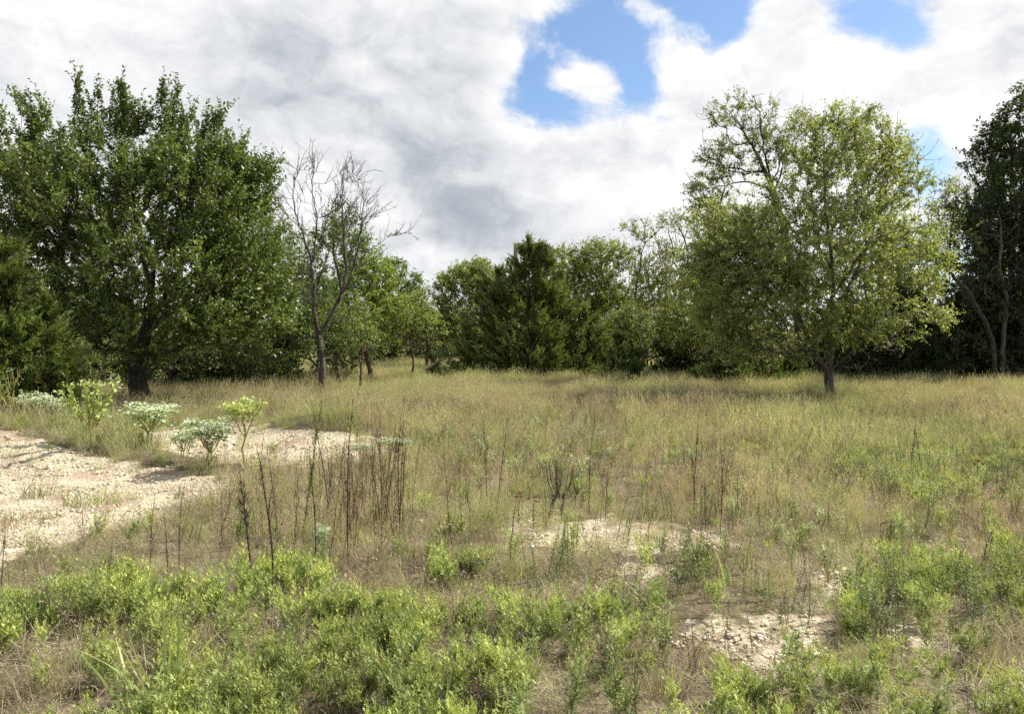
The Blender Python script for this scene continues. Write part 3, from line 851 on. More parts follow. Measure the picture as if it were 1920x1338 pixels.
# ---- thicket left of centre, behind the bare tree
def bush_tree(label, px, py, Y, blobs, nt_, leaf, col, k=4, m=10, base_r=0.09, L=0.4, bark='bark_brown', seed=0., bare=0, bare_blobs=None, name='broadleaf_tree', cat='tree', clump=.2, cs=1.5, mat='leaf', yellow=.015, hmin=.7, twigs=False, up=.3):
    col = tuple(np.array(col) * (1.30, 1.28, 1.2))
    x = (px - 960) / F * Y
    top = W3(px, py, Y)
    z0 = gz(x, Y)
    hgt = top[2] - z0
    jx = rs.randn(3) * 0.06 * hgt
    tr = [np.array([x + jx[0] * .5, Y, z0 + hgt * 0.25]), np.array([x + jx[1], Y, z0 + hgt * 0.5]), np.array([x + jx[2], Y + .1, z0 + hgt * 0.7])]
    return make_tree(name, label, cat, (x, Y), tr, blobs, nt_, k, m, L, leaf, .58, col, M[mat], M[bark], base_r=base_r, tip=0.007, seg=0.45, clump=clump, cs=cs, seed=seed, bare=bare, bare_blobs=bare_blobs, twigs=twigs, yellow=yellow, hmin=hmin, up=up)


bush_tree('dense green tree between the tallest tree and the bare one', 545, 410, 29.0, [(545, 470, 55, 50, 0, 1.8), (560, 560, 65, 70, 0, 2.), (540, 640, 60, 40, 0, 1.6), (510, 520, 50, 70, 0, 1.5)], 420, .095, (.10, .145, .032), seed=11.)
bush_tree('narrow darker leafy tree whose top shows through the bare limbs', 640, 365, 27.0, [(645, 400, 36, 34, 0, .9), (640, 460, 50, 45, 0, 1.2), (625, 530, 60, 55, 0, 1.5), (640, 610, 60, 50, 0, 1.5)], 330, .085, (.085, .125, .03), seed=12.)
bush_tree('yellow-green bushy tree just right of the bare tree', 700, 470, 31.0, [(690, 520, 45, 50, 0, 1.5), (700, 590, 60, 50, 0, 1.7), (660, 560, 50, 60, 0, 1.5), (715, 545, 28, 50, 0, 1.2)], 380, .095, (.125, .17, .033), seed=13., yellow=.03)
bush_tree('far rounded tree rising above the thicket left of the gap', 742, 482, 48.0, [(742, 510, 24, 22, 0, 1.4), (760, 530, 28, 20, 0, 1.4), (735, 560, 45, 40, 0, 1.8)], 190, .14, (.105, .15, .045), seed=14., base_r=.16)
bush_tree('small leafy sapling with a thin dark trunk at the mouth of the gap', 772, 560, 31.0, [(775, 590, 45, 35, 0, 1.2), (740, 610, 30, 28, 0, .9), (805, 620, 28, 26, 0, .8)], 170, .075, (.13, .17, .04), base_r=.045, seed=15., bare=50, bare_blobs=[(770, 640, 45, 22, 0, .8)], yellow=.05, m=7)
bush_tree('slim sapling with a straight stem right of the bare tree', 675, 560, 25.5, [(675, 600, 30, 40, 0, .8), (690, 630, 20, 20, 0, .5)], 60, .07, (.12, .16, .04), base_r=.04, seed=16., bare=35, bare_blobs=[(690, 640, 35, 30, 0, .6)], m=7)
bush_tree('olive thicket tree closing the gap at its left', 800, 540, 43.0, [(800, 585, 45, 40, 0, 1.8), (770, 600, 40, 45, 0, 1.6), (830, 610, 35, 35, 0, 1.5)], 300, .12, (.12, .15, .04), seed=17., yellow=.03)
bush_tree('light green tree left of the big cedar, its top just above it', 880, 490, 44.0, [(880, 530, 48, 38, 0, 1.8), (900, 515, 26, 25, 0, 1.2), (860, 590, 50, 45, 0, 2.), (840, 550, 25, 30, 0, 1.2)], 480, .12, (.135, .17, .05), seed=18., up=.7)
bush_tree('low brushy tree with bare twigs at the far end of the gap', 835, 600, 52.0, [(830, 625, 60, 25, 0, 1.5)], 120, .12, (.12, .125, .05), seed=19., bare=60, bare_blobs=[(800, 640, 80, 20, 0, 1.5)], hmin=.3)
bush_tree('distant bushy tree filling the left of the gap', 730, 600, 50.0, [(720, 620, 60, 30, 0, 1.8), (690, 600, 50, 40, 0, 1.8)], 200, .13, (.11, .14, .04), seed=20., hmin=.4)

# ---- right of the cedar
bush_tree('green tree right of the cedar top with a visible dark stem', 1130, 450, 40.0, [(1130, 490, 50, 38, 0, 1.6), (1100, 540, 50, 45, 0, 1.8), (1145, 580, 50, 50, 0, 1.8), (1060, 500, 35, 35, 0, 1.4)], 600, .11, (.135, .165, .04), seed=21., bare=40, bare_blobs=[(1100, 460, 40, 20, 0, 1.)])
bush_tree('sparse pale tree with bare upper twigs against the sky right of centre', 1205, 410, 42.0, [(1205, 430, 38, 22, 0, 1.), (1225, 490, 50, 45, 0, 1.6), (1190, 540, 50, 50, 0, 1.8), (1240, 580, 55, 55, 0, 1.8), (1175, 470, 20, 16, 0, .6)], 450, .10, (.15, .17, .05), m=7, seed=22., bare=110, bare_blobs=[(1210, 440, 60, 45, 0, 1.2)])
bush_tree('thin twiggy tree with few leaves beside the pale one right of centre', 1262, 405, 41.0, [(1265, 420, 32, 22, 0, .8), (1280, 500, 45, 55, 0, 1.4), (1270, 590, 50, 50, 0, 1.6)], 320, .09, (.15, .165, .05), m=5, seed=23., bare=140, bare_blobs=[(1265, 440, 42, 50, 0, 1.)])
bush_tree('broad green tree left of the yellow-green one, low to the ground', 1330, 480, 33.0, [(1330, 560, 60, 70, 0, 1.8), (1290, 610, 50, 50, 0, 1.5), (1370, 620, 60, 45, 0, 1.6)], 520, .09, (.13, .155, .04), seed=24.)
bush_tree('dull olive brush with grey dead twigs between the cedar and the small dark cedar', 1150, 600, 36.5, [(1150, 625, 40, 30, 0, 1.), (1190, 610, 40, 40, 0, 1.1)], 260, .085, (.11, .13, .04), seed=25., bare=130, bare_blobs=[(1140, 620, 50, 35, -.8, .7)], bark='bark_grey', hmin=.3)
bush_tree('dark leafy tree filling the back behind the yellow-green tree', 1640, 420, 40.0, [(1640, 480, 90, 70, 0, 2.), (1560, 560, 110, 80, 0, 2.), (1700, 580, 90, 80, 0, 2.), (1460, 600, 80, 60, 0, 2.)], 520, .13, (.06, .085, .025), seed=26., base_r=.16, hmin=.4)

brush = [(590, 600, 31., 60, 70, 'olive brush behind the trunk of the bare tree'), (655, 625, 33., 50, 45, 'low brush right of the bare trunk'), (705, 640, 47., 45, 30, 'twiggy brown-green brush at the left end of the gap'),
         (760, 640, 56., 60, 22, 'low far brush in the left half of the gap'), (850, 642, 57., 60, 22, 'low far brush in the right half of the gap'), (1125, 640, 39., 50, 40, 'brush under the dark-stemmed green tree'),
         (1215, 625, 39., 60, 55, 'brush under the sparse pale tree'), (1310, 625, 36., 60, 60, 'brush left of the arching cedar shrub'), (1560, 640, 34., 90, 50, 'shaded brush behind the trunk of the yellow-green tree'),
         (1780, 610, 36., 80, 70, 'dark brush in the shade between the right-hand trees'), (480, 640, 27., 70, 55, 'shaded brush under the right side of the tallest tree'), (320, 640, 27., 70, 55, 'shaded brush right behind the trunk of the tallest tree'), (130, 640, 25., 80, 60, 'shaded brush left of the trunk of the tallest tree')]
for q, (px, py, Y, hw, hh, lb_) in enumerate(brush):
    zf = HOR + F * CAM_H / Y
    bush_tree(lb_, px, py - hh * .5, Y, [(px - hw * .4, py + 5, hw * .6, hh * .8, 0, 1.4), (px + hw * .45, py + 12, hw * .6, hh * .7, .2, 1.4), (px, (py + zf) / 2, hw, (zf - py) * .55, -.3, 1.3)], 230, .085 * Y / 32, (.085, .11, .032), seed=50. + q,
              base_r=.05, hmin=.1, bare=40, bare_blobs=[(px, py + 15, hw, hh, -.6, 1.)], name='brush_shrub', cat='shrub', bark='bark_grey')

# distant treeline, each tree its own object, seen only through the gaps
far = [(600, 520, 62), (660, 560, 66), (712, 575, 70), (765, 575, 74), (812, 572, 68), (858, 560, 64), (935, 540, 60), (1010, 520, 58), (1080, 520, 60), (1150, 510, 56), (1215, 500, 58), (1290, 500, 60),
       (520, 500, 50), (440, 520, 48), (330, 520, 46), (210, 520, 45), (90, 500, 44), (-30, 480, 44), (-160, 450, 44), (1780, 470, 52), (1870, 430, 50), (1980, 420, 50), (2100, 430, 50), (1400, 520, 56), (1690, 500, 56)]
WHERE = ['seen through the limbs of the bare tree', 'behind the bushy tree right of the bare one', 'low behind the far rounded tree', 'behind the thin-trunked sapling', 'in the lowest notch of the skyline',
         'behind the left skirt of the big cedar', 'behind the left top of the big cedar', 'straight behind the big cedar', 'behind the dark-stemmed green tree', 'between the dark-stemmed and the pale twiggy tree',
         'behind the sparse pale tree', 'behind the thin twiggy tree', 'behind the dense tree left of the bare one', 'behind the right side of the tallest tree', 'behind the middle of the tallest tree', 'behind the trunk of the tallest tree',
         'behind the left side of the tallest tree', 'behind the olive cedar at the left edge', 'beyond the left edge of the view', 'behind the leaning trunk at right', 'behind the layered dark tree', 'behind the grey forked trunk at the right edge', 'beyond the right edge of the view', 'behind the crooked-limbed taller tree', 'behind the right half of the yellow-green tree']
for i, (px, py, Y) in enumerate(far):
    zz_ = HOR + F * CAM_H / Y
    hh = zz_ - py
    bush_tree('distant green treeline tree ' + WHERE[i], px, py, Y,
              [(px, py + hh * .42, 46, hh * .38, 0, 2.), (px - 18, py + hh * .68, 42, hh * .25, 0, 1.6), (px + 24, py + hh * .62, 38, hh * .28, 0, 1.6)],
              85, .24, (.095 + .01 * rs.randn(), .13, .035), k=4, m=8, L=.6, seed=30. + i, base_r=.13, hmin=.4)
# ---- junipers (red cedars)
jb = gp(985, 704)
make_juniper('cedar_tree', 'tall near-black cedar behind the grey forked trunk at the right edge', gp(1900, 704), [(1895, 260, 704, 105, 0, 2.6, .62), (1840, 380, 704, 62, .5, 1.8, .65), (1960, 220, 704, 100, .5, 2.4, .6)], 4200, .55, .22, (.045, .062, .020), m=14, base_r=.2, rise=.15, seed=21.)
make_juniper('cedar_tree', 'big dark cedar in the middle with several pointed tops and skirts to the ground', jb,
             [(992, 468, 708, 188, 0, 3.1, .82), (1024, 474, 620, 48, -.3, 1.3, .8), (940, 500, 640, 44, .2, 1.3, .8), (925, 560, 708, 68, -.4, 1.9, .6), (1095, 580, 710, 80, -.5, 1.9, .6), (1000, 590, 712, 110, -1.5, 1.6, .55), (905, 510, 600, 22, 0, .6, .9), (1055, 520, 640, 32, 0, 1., .8), (880, 610, 708, 38, -.2, 1.2, .5)],
             11500, .50, .16, OLIVE, m=17, base_r=.17, seed=1.)
make_juniper('cedar_shrub', 'small rounded dark cedar at the foot of the trees left of the yellow-green one', gp(1262, 705), [(1262, 585, 706, 50, 0, 1.1, .5), (1285, 630, 706, 36, -.3, .8, .5)], 1500, .28, .12, (.055, .078, .02), m=16, base_r=.05, seed=2.)
make_juniper('cedar_shrub', 'pointed light-tipped cedar shrub right of the big cedar', gp(1165, 712), [(1165, 620, 712, 40, 0, .9, .7), (1195, 650, 712, 26, -.2, .6, .7)], 1000, .28, .11, (.085, .115, .028), m=16, base_r=.04, seed=3.)
make_juniper('cedar_sapling', 'tiny green cedar sapling standing in the grass before the big cedar', gp(1192, 722), [(1192, 676, 724, 24, 0, .45, .6)], 320, .18, .07, (.06, .09, .022), m=14, base_r=.02, seed=4.)
make_juniper('cedar_sapling', 'small cedar sapling at the mouth of the grassy gap', gp(812, 712), [(812, 664, 712, 18, 0, .5, .6)], 260, .2, .08, (.06, .09, .022), m=14, base_r=.02, seed=5.)
make_juniper('cedar_shrub', 'spreading cedar shrub with pale arching sprays left of the yellow-green trunk', gp(1385, 718), [(1375, 620, 722, 60, 0, 1.2, .6), (1430, 640, 722, 55, 0, 1.2, .6), (1335, 650, 716, 36, 0, .9, .6), (1480, 650, 720, 40, .5, .9, .6)], 2500, .36, .12, (.095, .125, .032), m=16, base_r=.05, rise=.3, seed=6.)
make_juniper('cedar_tree', 'dark cedar behind the trunk of the yellow-green tree', gp(1590, 710), [(1590, 560, 712, 75, 0, 1.8, .6), (1530, 600, 712, 50, .3, 1.2, .6)], 1900, .4, .16, (.045, .062, .018), m=16, base_r=.08, seed=7.)
make_juniper('cedar_tree', 'dark cedar in the shade right of the yellow-green tree', gp(1700, 710), [(1700, 520, 712, 75, 0, 1.8, .6), (1650, 590, 712, 50, -.4, 1.2, .6), (1740, 590, 712, 50, -.4, 1.3, .6)], 2400, .4, .16, (.045, .062, .018), m=16, base_r=.08, seed=8.)
make_juniper('cedar_tree', 'dark cedar below the layered tree at the right edge', gp(1800, 708), [(1800, 560, 710, 62, 0, 1.8, .6), (1860, 590, 710, 60, .3, 1.6, .6), (1930, 540, 710, 70, .3, 1.8, .6)], 2700, .4, .16, (.048, .066, .018), m=16, base_r=.09, seed=9.)
make_juniper('cedar_tree', 'olive cedar with feathery lit sprays low at the left edge', gp(25, 792), [(5, 470, 785, 105, 0, 1.5, .6), (85, 570, 770, 62, .3, 1.1, .6), (-60, 470, 775, 80, .2, 1.4, .6), (110, 640, 765, 34, .6, .8, .6)], 5600, .38, .11, (.120, .155, .038), m=16, base_r=.1, rise=.3, seed=10.)
make_juniper('cedar_tree', 'dark cedar in the shade under the right side of the tallest tree', gp(400, 722), [(400, 560, 724, 70, 0, 1.5, .6), (460, 580, 724, 60, .5, 1.5, .6), (340, 600, 726, 50, .3, 1.2, .6), (520, 610, 722, 50, .6, 1.2, .6)], 3300, .32, .12, (.06, .08, .022), m=16, base_r=.08, seed=11.)
make_juniper('cedar_shrub', 'low bright cedar shrub beside the trunk of the bare tree', gp(550, 722), [(545, 665, 724, 30, 0, .8, .6)], 450, .26, .10, (.06, .09, .02), m=14, base_r=.03, rise=.3, seed=12.)
make_juniper('cedar_tree', 'dark cedar half hidden behind the trunk of the tallest tree', gp(190, 728), [(180, 540, 730, 85, 0, 1.7, .6), (270, 600, 728, 60, 1.0, 1.4, .6)], 1900, .36, .14, (.06, .08, .022), m=16, base_r=.09, seed=13.)

# ---- wooden pole behind the big cedar
Yp = 41.0
xp = (967 - 960) / F * Yp
pb = Buf()
hz_ = W3(967, 458, Yp)[2]
zz0 = gz(xp, Yp)
tube_chains(pb, [np.stack([[0, 0, z] for z in np.linspace(-0.3, hz_ - zz0, 8)])], [np.linspace(.15, .115, 8)], 10)
a = np.arange(10)
pb.add(np.stack([.115 * np.cos(a / 10 * 6.2832), .115 * np.sin(a / 10 * 6.2832), 0 * a + hz_ - zz0], 1), tris=[(0, i, i + 1) for i in range(1, 9)])
put('wooden_pole', pb.mesh('wooden_pole', M['wood_pole'], True), loc=(xp, Yp, zz0), label='weathered wooden pole standing behind the top of the big cedar', category='pole')


# ------------------------------------------------------------------ meadow plants (prototypes)
def blade(buf, P, az, lean, L, w, col, seg=4, curve=1.0, tipcol=None):
    """vectorised grass blades bending over"""
    n = len(P)
    az = np.asarray(az); u = np.linspace(0, 1, seg + 1)
    th = lean[:, None] + curve[:, None] * u[None]               # angle from vertical grows with u
    ds = L[:, None] / seg
    rx = np.concatenate([np.zeros((n, 1)), np.cumsum(np.sin(th[:, 1:]) * ds, 1)], 1)
    rz = np.concatenate([np.zeros((n, 1)), np.cumsum(np.cos(th[:, 1:]) * ds, 1)], 1)
    C = P[:, None] + np.stack([rx * np.cos(az)[:, None], rx * np.sin(az)[:, None], rz], -1)
    ta = az + rs.uniform(-1.4, 1.4, n)
    sd = np.stack([-np.sin(ta), np.cos(ta), 0 * ta], 1)[:, None]
    ww = (w[:, None] * (1 - u[None] ** 1.6 * 0.92))[..., None] * 0.5
    v = np.stack([C - sd * ww, C + sd * ww], 2).reshape(n, -1, 3)
    b0 = np.arange(n)[:, None] * (2 * (seg + 1))
    q = np.concatenate([b0 + np.array([[2 * i, 2 * i + 1, 2 * i + 3, 2 * i + 2]]) for i in range(seg)], 0)
    c = np.repeat(col[:, None], 2 * (seg + 1), 1)
    buf.add(v, quads=q, col=c.reshape(-1, 3))
    return C


def disc(n, r):
    a = rs.rand(n) * 6.2832; q = r * np.sqrt(rs.rand(n))
    return np.stack([q * np.cos(a), q * np.sin(a), 0 * a], 1)


STRAW = np.array([0.45, 0.405, 0.25]); TAN = np.array([0.33, 0.28, 0.195]); PINK = np.array([0.35, 0.285, 0.225]); GRN = np.array([0.21, 0.26, 0.095]); OLV = np.array([0.295, 0.31, 0.16])
GREY = np.array([0.42, 0.38, 0.30])


def mixcols(n, cols, probs, val=0.38):
    k = rs.choice(len(cols), n, p=probs)
    return np.array(cols)[k] * (1 + val * rs.uniform(-1, 1, (n, 1)))


def grass_proto(n, r, h, w, cols, probs, heads=0, headcol=PINK, lean=0.25, curve=0.7, head_len=0.09):
    b = Buf()
    P = disc(n, r)
    blade(b, P, rs.rand(n) * 6.2832, np.abs(rs.randn(n)) * lean, h * rs.uniform(.45, 1.15, n), w * rs.uniform(.7, 1.3, n), mixcols(n, cols, probs), 3, curve * rs.rand(n))
    if heads:
        P = disc(heads, r)
        C = blade(b, P, rs.rand(heads) * 6.2832, np.abs(rs.randn(heads)) * .12, h * rs.uniform(.95, 1.55, heads), np.full(heads, w * .55), mixcols(heads, [STRAW, TAN], [.6, .4]), 3, .5 * rs.rand(heads))
        tips = C[:, -1]; d = unit(C[:, -1] - C[:, -2])
        m = 7
        u = np.linspace(0, 1, m)
        pos = tips[:, None] - d[:, None] * (u[None, :, None] * head_len)
        ax = unit(d[:, None] * .8 + rs.randn(heads, m, 3) * .5)
        leaves(b, pos.reshape(-1, 3), ax.reshape(-1, 3), rs.randn(heads * m, 3), .024, .008, mixcols(heads * m, [headcol, STRAW], [.65, .35]), 0.1, 0.0)
    return b


def ragweed_proto(h, nstem=3, col=(0.18, 0.245, 0.06), top=(0.37, 0.41, 0.11), r=0.07, nodes=7, leaf=0.068):
    b = Buf()
    col = np.array(col); top = np.array(top)
    SL = [[], [], [], [], [], []]

    def sl(P, A, N, L, W_, c):
        n = len(P)
        for k_, v_ in enumerate((P, A, N)): SL[k_].append(np.broadcast_to(v_, (n, 3)))
        SL[3].append(np.broadcast_to(L, n)); SL[4].append(np.broadcast_to(W_, n)); SL[5].append(np.broadcast_to(c, (n, 3)))

    def frond(c, A, Ls, cc):
        side = unit(np.cross(A, [0, 0, 1.]) + 1e-6); nn = np.cross(side, A)
        m = 3
        uu = np.linspace(.25, .8, m)
        lob = np.concatenate([c + A * Ls * uu[:, None]] * 2)
        ax = np.repeat(np.stack([A * .9 + side, A * .9 - side]), m, 0)
        ll = np.tile(Ls * .40 * np.sin(np.linspace(1.0, 2.4, m)), 2)
        sl(lob, ax, nn + rs.randn(2 * m, 3) * .25, ll, .0056, cc)
        sl(c[None], A[None], nn[None], Ls * 1.15, .0068, cc)

    def shoot(p0, d, L, nd, ls, t0, depth):
        u = np.linspace(0, 1, 5)
        bend = rs.randn(3) * .12
        ctr = p0 + d * L * u[:, None] + (np.array([0, 0, .22]) * (depth > 0) + bend * [1, 1, 0]) * L * (u ** 2)[:, None]
        tube_chains(b, [ctr], [np.linspace(.0024, .001, 5) * (1 - .3 * depth)], 3, col=(.22, .22, .08))
        at = lambda t: np.array([np.interp(t, u, ctr[:, j_]) for j_ in range(3)])
        for k in range(nd):
            t = .12 + .86 * k / (nd - 1)
            g_ = min(1, t0 + (1 - t0) * t)
            for sgn in (0, math.pi):
                a = k * 1.75 + sgn + rs.randn() * .35
                el = rs.uniform(.1, .6) + .6 * t
                A = np.array([math.cos(a) * math.cos(el), math.sin(a) * math.cos(el), math.sin(el)])
                frond(at(t), A, ls * (1.1 - .5 * t) * rs.uniform(.75, 1.25), (col * (1 - g_) + top * g_) * rs.uniform(.8, 1.2))
        e = ctr[-1]
        dd = unit(ctr[-1] - ctr[-2] + [0, 0, .15])
        m = 10
        uu = rs.rand(m, 1)
        sl(e + dd * L * .0 + dd * .05 * uu, dd + rs.randn(m, 3) * .42, rs.randn(m, 3), .014, .0055, top * 1.1)
        return at

    for s_ in range(nstem):
        base = disc(1, r)[0]
        a0 = rs.rand() * 6.28; ln = abs(rs.randn()) * .2
        hh = h * rs.uniform(.65, 1.08)
        d = unit(np.array([math.cos(a0) * ln, math.sin(a0) * ln, 1.]))
        at = shoot(base, d, hh, nodes, leaf, .1, 0)
        for k in range(6):
            t = rs.uniform(.35, .85); a = rs.rand() * 6.28
            shoot(at(t), unit(np.array([math.cos(a), math.sin(a), rs.uniform(.5, 1.2)])), hh * rs.uniform(.22, .42) * (1.25 - .5 * t), 4, leaf * .72, .55, 1)
    slivers(b, *[np.concatenate(q_) for q_ in SL])
    return b


def leafy_proto(h, nstem=5, col=(0.12, 0.165, 0.04)):
    """upright leafy stems (goldenrod / heath aster like)"""
    b = Buf()
    for s_ in range(nstem):
        base = disc(1, .09)[0]; a0 = rs.rand() * 6.28; ln = .3 * rs.rand(); hh = h * rs.uniform(.6, 1.1)
        m = int(46 * hh / .4)
        u = np.linspace(0.08, 1, m)
        ctr = base + np.stack([np.cos(a0) * ln * hh * u, np.sin(a0) * ln * hh * u, hh * u], 1)
        tube_chains(b, [ctr[::9]], [np.full(len(ctr[::9]), .002)], 3, col=(.16, .15, .06))
        a = np.arange(m) * 2.4
        ax = np.stack([np.cos(a), np.sin(a), np.full(m, .75)], 1) + rs.randn(m, 3) * .15
        leaves(b, ctr, ax, np.array([0, 0, 1.]) + rs.randn(m, 3) * .2, .034 * (1.15 - .65 * u), .0075, var_cols(m, col, .1, .3, 0))
    return b


def twiggy_proto(h, col=(.13, .085, .055)):
    b = Buf()
    for s_ in range(3):
        base = disc(1, .06)[0]
        P = [base]; d = unit(np.array([rs.randn() * .25, rs.randn() * .25, 1.]))
        for k in range(6): P.append(P[-1] + d * h / 6); d = unit(d + rs.randn(3) * .09)
        P = np.array(P)
        tube_chains(b, [P], [np.linspace(.0022, .0009, 7)], 3, col=col)
        chs = []
        for k in range(9):
            p = P[rs.randint(2, 7)]
            dd = unit(np.array([rs.randn(), rs.randn(), 1.2]))
            l = h * rs.uniform(.12, .3)
            chs.append(np.stack([p, p + dd * l * .5, p + dd * l + np.array([0, 0, l * .15])]))
        tube_chains(b, chs, [np.array([.0012, .001, .0006])] * len(chs), 3, col=col)
        e = np.array([c[-1] for c in chs])
        for q in range(3):
            slivers(b, e + rs.randn(len(e), 3) * .006, rs.randn(len(e), 3), rs.randn(len(e), 3), .014, .007, np.array([.28, .23, .16]))
    return b


def litter_proto(n=40, r=.14, col=GREY):
    b = Buf()
    P = disc(n, r); P[:, 2] = rs.rand(n) * .07
    a = rs.rand(n) * 6.28
    ln = rs.uniform(1.0, 1.6, n)
    blade(b, P, a, ln, rs.uniform(.06, .28, n), np.full(n, .0036), mixcols(n, [col, TAN, STRAW * .9, np.array([.16, .12, .09])], [.45, .25, .15, .15]), 3, rs.uniform(-.6, .6, n))
    return b


def rock_proto(seed, flat=.55, n=10):
    import bmesh
    bm = bmesh.new()
    bmesh.ops.create_icosphere(bm, subdivisions=1, radius=1.0)
    r = np.random.RandomState(seed)
    for v in bm.verts:
        v.co *= 1 + .35 * (r.rand() - .5)
        v.co.z *= flat; v.co.x *= 1.2
    V = np.array([v.co[:] for v in bm.verts]); T = np.array([[v.index for v in f.verts] for f in bm.faces])
    bm.free()
    b = Buf(); b.add(V, tris=T, col=[(.54, .485, .36), (.62, .57, .44), (.46, .40, .28), (.30, .20, .14), (.46, .38, .25)][seed % 5])
    return b


def scatter(name, label, pts, rot, scl, pid, protos, mat, cat):
    """one object: geometry nodes put a prototype plant on every point"""
    objs = []
    for i, pb_ in enumerate(protos):
        me = pb_.mesh(name + '_plant', mat) if isinstance(pb_, Buf) else pb_
        objs.append(bpy.data.objects.new(name + '_plant', me))
    me = bpy.data.meshes.new(name)
    me.vertices.add(len(pts)); me.vertices.foreach_set('co', np.asarray(pts, np.float32).ravel())
    for nm, ty, key, dat in (('rot', 'FLOAT_VECTOR', 'vector', rot), ('scl', 'FLOAT', 'value', scl), ('pid', 'INT', 'value', pid)):
        a = me.attributes.new(nm, ty, 'POINT')
        a.data.foreach_set(key, np.asarray(dat, np.int32 if ty == 'INT' else np.float32).ravel())
    me.materials.append(mat)
    o = put(name, me, label=label, category=cat, kind='stuff')
    ng = bpy.data.node_groups.new(name, 'GeometryNodeTree')
    ng.interface.new_socket('Geometry', in_out='INPUT', socket_type='NodeSocketGeometry')
    ng.interface.new_socket('Geometry', in_out='OUTPUT', socket_type='NodeSocketGeometry')
    N, Lk = ng.nodes, ng.links
    gi, go = N.new('NodeGroupInput'), N.new('NodeGroupOutput')
    jn = N.new('GeometryNodeJoinGeometry')
    for ob in reversed(objs):
        oi = N.new('GeometryNodeObjectInfo'); oi.inputs['Object'].default_value = ob; oi.inputs['As Instance'].default_value = True
        Lk.new(oi.outputs['Geometry'], jn.inputs[0])
    ip = N.new('GeometryNodeInstanceOnPoints')
    Lk.new(gi.outputs[0], ip.inputs['Points']); Lk.new(jn.outputs[0], ip.inputs['Instance'])
    ip.inputs['Pick Instance'].default_value = True
    for nm, ty, sock in (('rot', 'FLOAT_VECTOR', 'Rotation'), ('scl', 'FLOAT', 'Scale'), ('pid', 'INT', 'Instance Index')):
        at = N.new('GeometryNodeInputNamedAttribute'); at.data_type = ty; at.inputs[0].default_value = nm
        Lk.new(at.outputs[0], ip.inputs[sock])
    Lk.new(ip.outputs[0], go.inputs[0])
    md = o.modifiers.new('scatter', 'NODES'); md.node_group = ng
    return o


def pool(n_per_m2, y0, y1, wmul=0.72, pad=2.6):
    """uniform candidate points over the wedge of ground the photograph covers, a little wider on both sides"""
    area = (y1 ** 2 - y0 ** 2) * wmul + 2 * pad * (y1 - y0)
    n = int(n_per_m2 * area)
    y = np.sqrt(rs.rand(n) * (y1 ** 2 - y0 ** 2) + y0 ** 2)
    x = (rs.rand(n) * 2 - 1) * (y * wmul + pad)
    z = height(x, y)
    px, py = proj(x, y, z)
    return x, y, z, px + 28 * n2(x, y, 1.7, 9.), py + (py - HOR) * .05 * n2(x, y, 1.9, 19.)


def finish(x, y, z, tilt=.12):
    n = len(x)
    rot = np.stack([rs.randn(n) * tilt, rs.randn(n) * tilt, rs.rand(n) * 6.2832], 1)
    return np.stack([x, y, z], 1), rot


RAG = [([(-700, 1200), (40, 1180), (220, 1125), (330, 1150), (480, 1150), (620, 1135), (800, 1155), (980, 1160), (1150, 1180), (1270, 1215), (1290, 1280), (1130, 1290), (1000, 1300), (980, 1420), (1000, 3000), (-700, 3000)], 1.0),
       ([(1330, 1330), (1500, 1290), (1700, 1260), (2000, 1230), (2300, 1240), (2300, 3000), (1200, 3000), (1240, 1420)], .42),
       ([(1560, 880), (1700, 840), (1930, 850), (2400, 850), (2400, 990), (1930, 985), (1750, 975), (1600, 940)], .50),
       ([(1560, 1130), (1700, 1080), (1930, 1060), (2400, 1060), (2400, 1250), (1700, 1260), (1600, 1200)], .40),
       ([(1200, 1060), (1340, 1060), (1360, 1120), (1240, 1130)], .3), ([(780, 1040), (900, 1060), (960, 1110), (800, 1110)], .6), ([(480, 1080), (620, 1080), (640, 1140), (480, 1140)], .5)]
RAGHOLE = [[(-200, 1260), (120, 1275), (200, 1330), (240, 1400), (150, 1500), (-200, 1600)], [(340, 1185), (420, 1185), (430, 1235), (340, 1235)], [(560, 1340), (700, 1330), (720, 1500), (520, 1500)]]


def ragmask(px, py):
    mk = np.zeros(px.shape)
    for poly, w in RAG: mk = np.maximum(mk, w * pip(px, py, poly))
    for poly in RAGHOLE: mk[pip(px, py, poly)] *= 0.12
    return mk


# ---- fine meadow grass
protos = [grass_proto(70, .16, .34, .0036, [STRAW, TAN, OLV, GRN, PINK], [.30, .22, .26, .12, .10], heads=8),
          grass_proto(64, .17, .38, .0034, [STRAW, OLV, GRN, TAN], [.28, .34, .22, .16], heads=9, headcol=STRAW),
          grass_proto(70, .15, .32, .0036, [TAN, PINK, STRAW, OLV], [.30, .22, .28, .20], heads=14, headcol=PINK),
          grass_proto(60, .16, .40, .0032, [OLV, GRN, STRAW], [.40, .28, .32], heads=5, headcol=TAN, curve=1.3),
          grass_proto(70, .17, .20, .0036, [GREY, TAN, STRAW], [.40, .35, .25], lean=.7, curve=1.6),
          litter_proto(70, .17), litter_proto(76, .18, TAN),
          grass_proto(170, .42, .34, .0065, [STRAW, TAN, OLV, GRN, PINK], [.32, .20, .28, .12, .08], heads=30, headcol=STRAW),
          grass_proto(170, .42, .32, .0065, [TAN, PINK, STRAW, OLV], [.28, .20, .32, .20], heads=40, headcol=PINK),
          grass_proto(170, .42, .36, .0065, [OLV, GRN, STRAW], [.42, .28, .30], heads=20, headcol=STRAW)]
P_, R_, S_, I_ = [], [], [], []
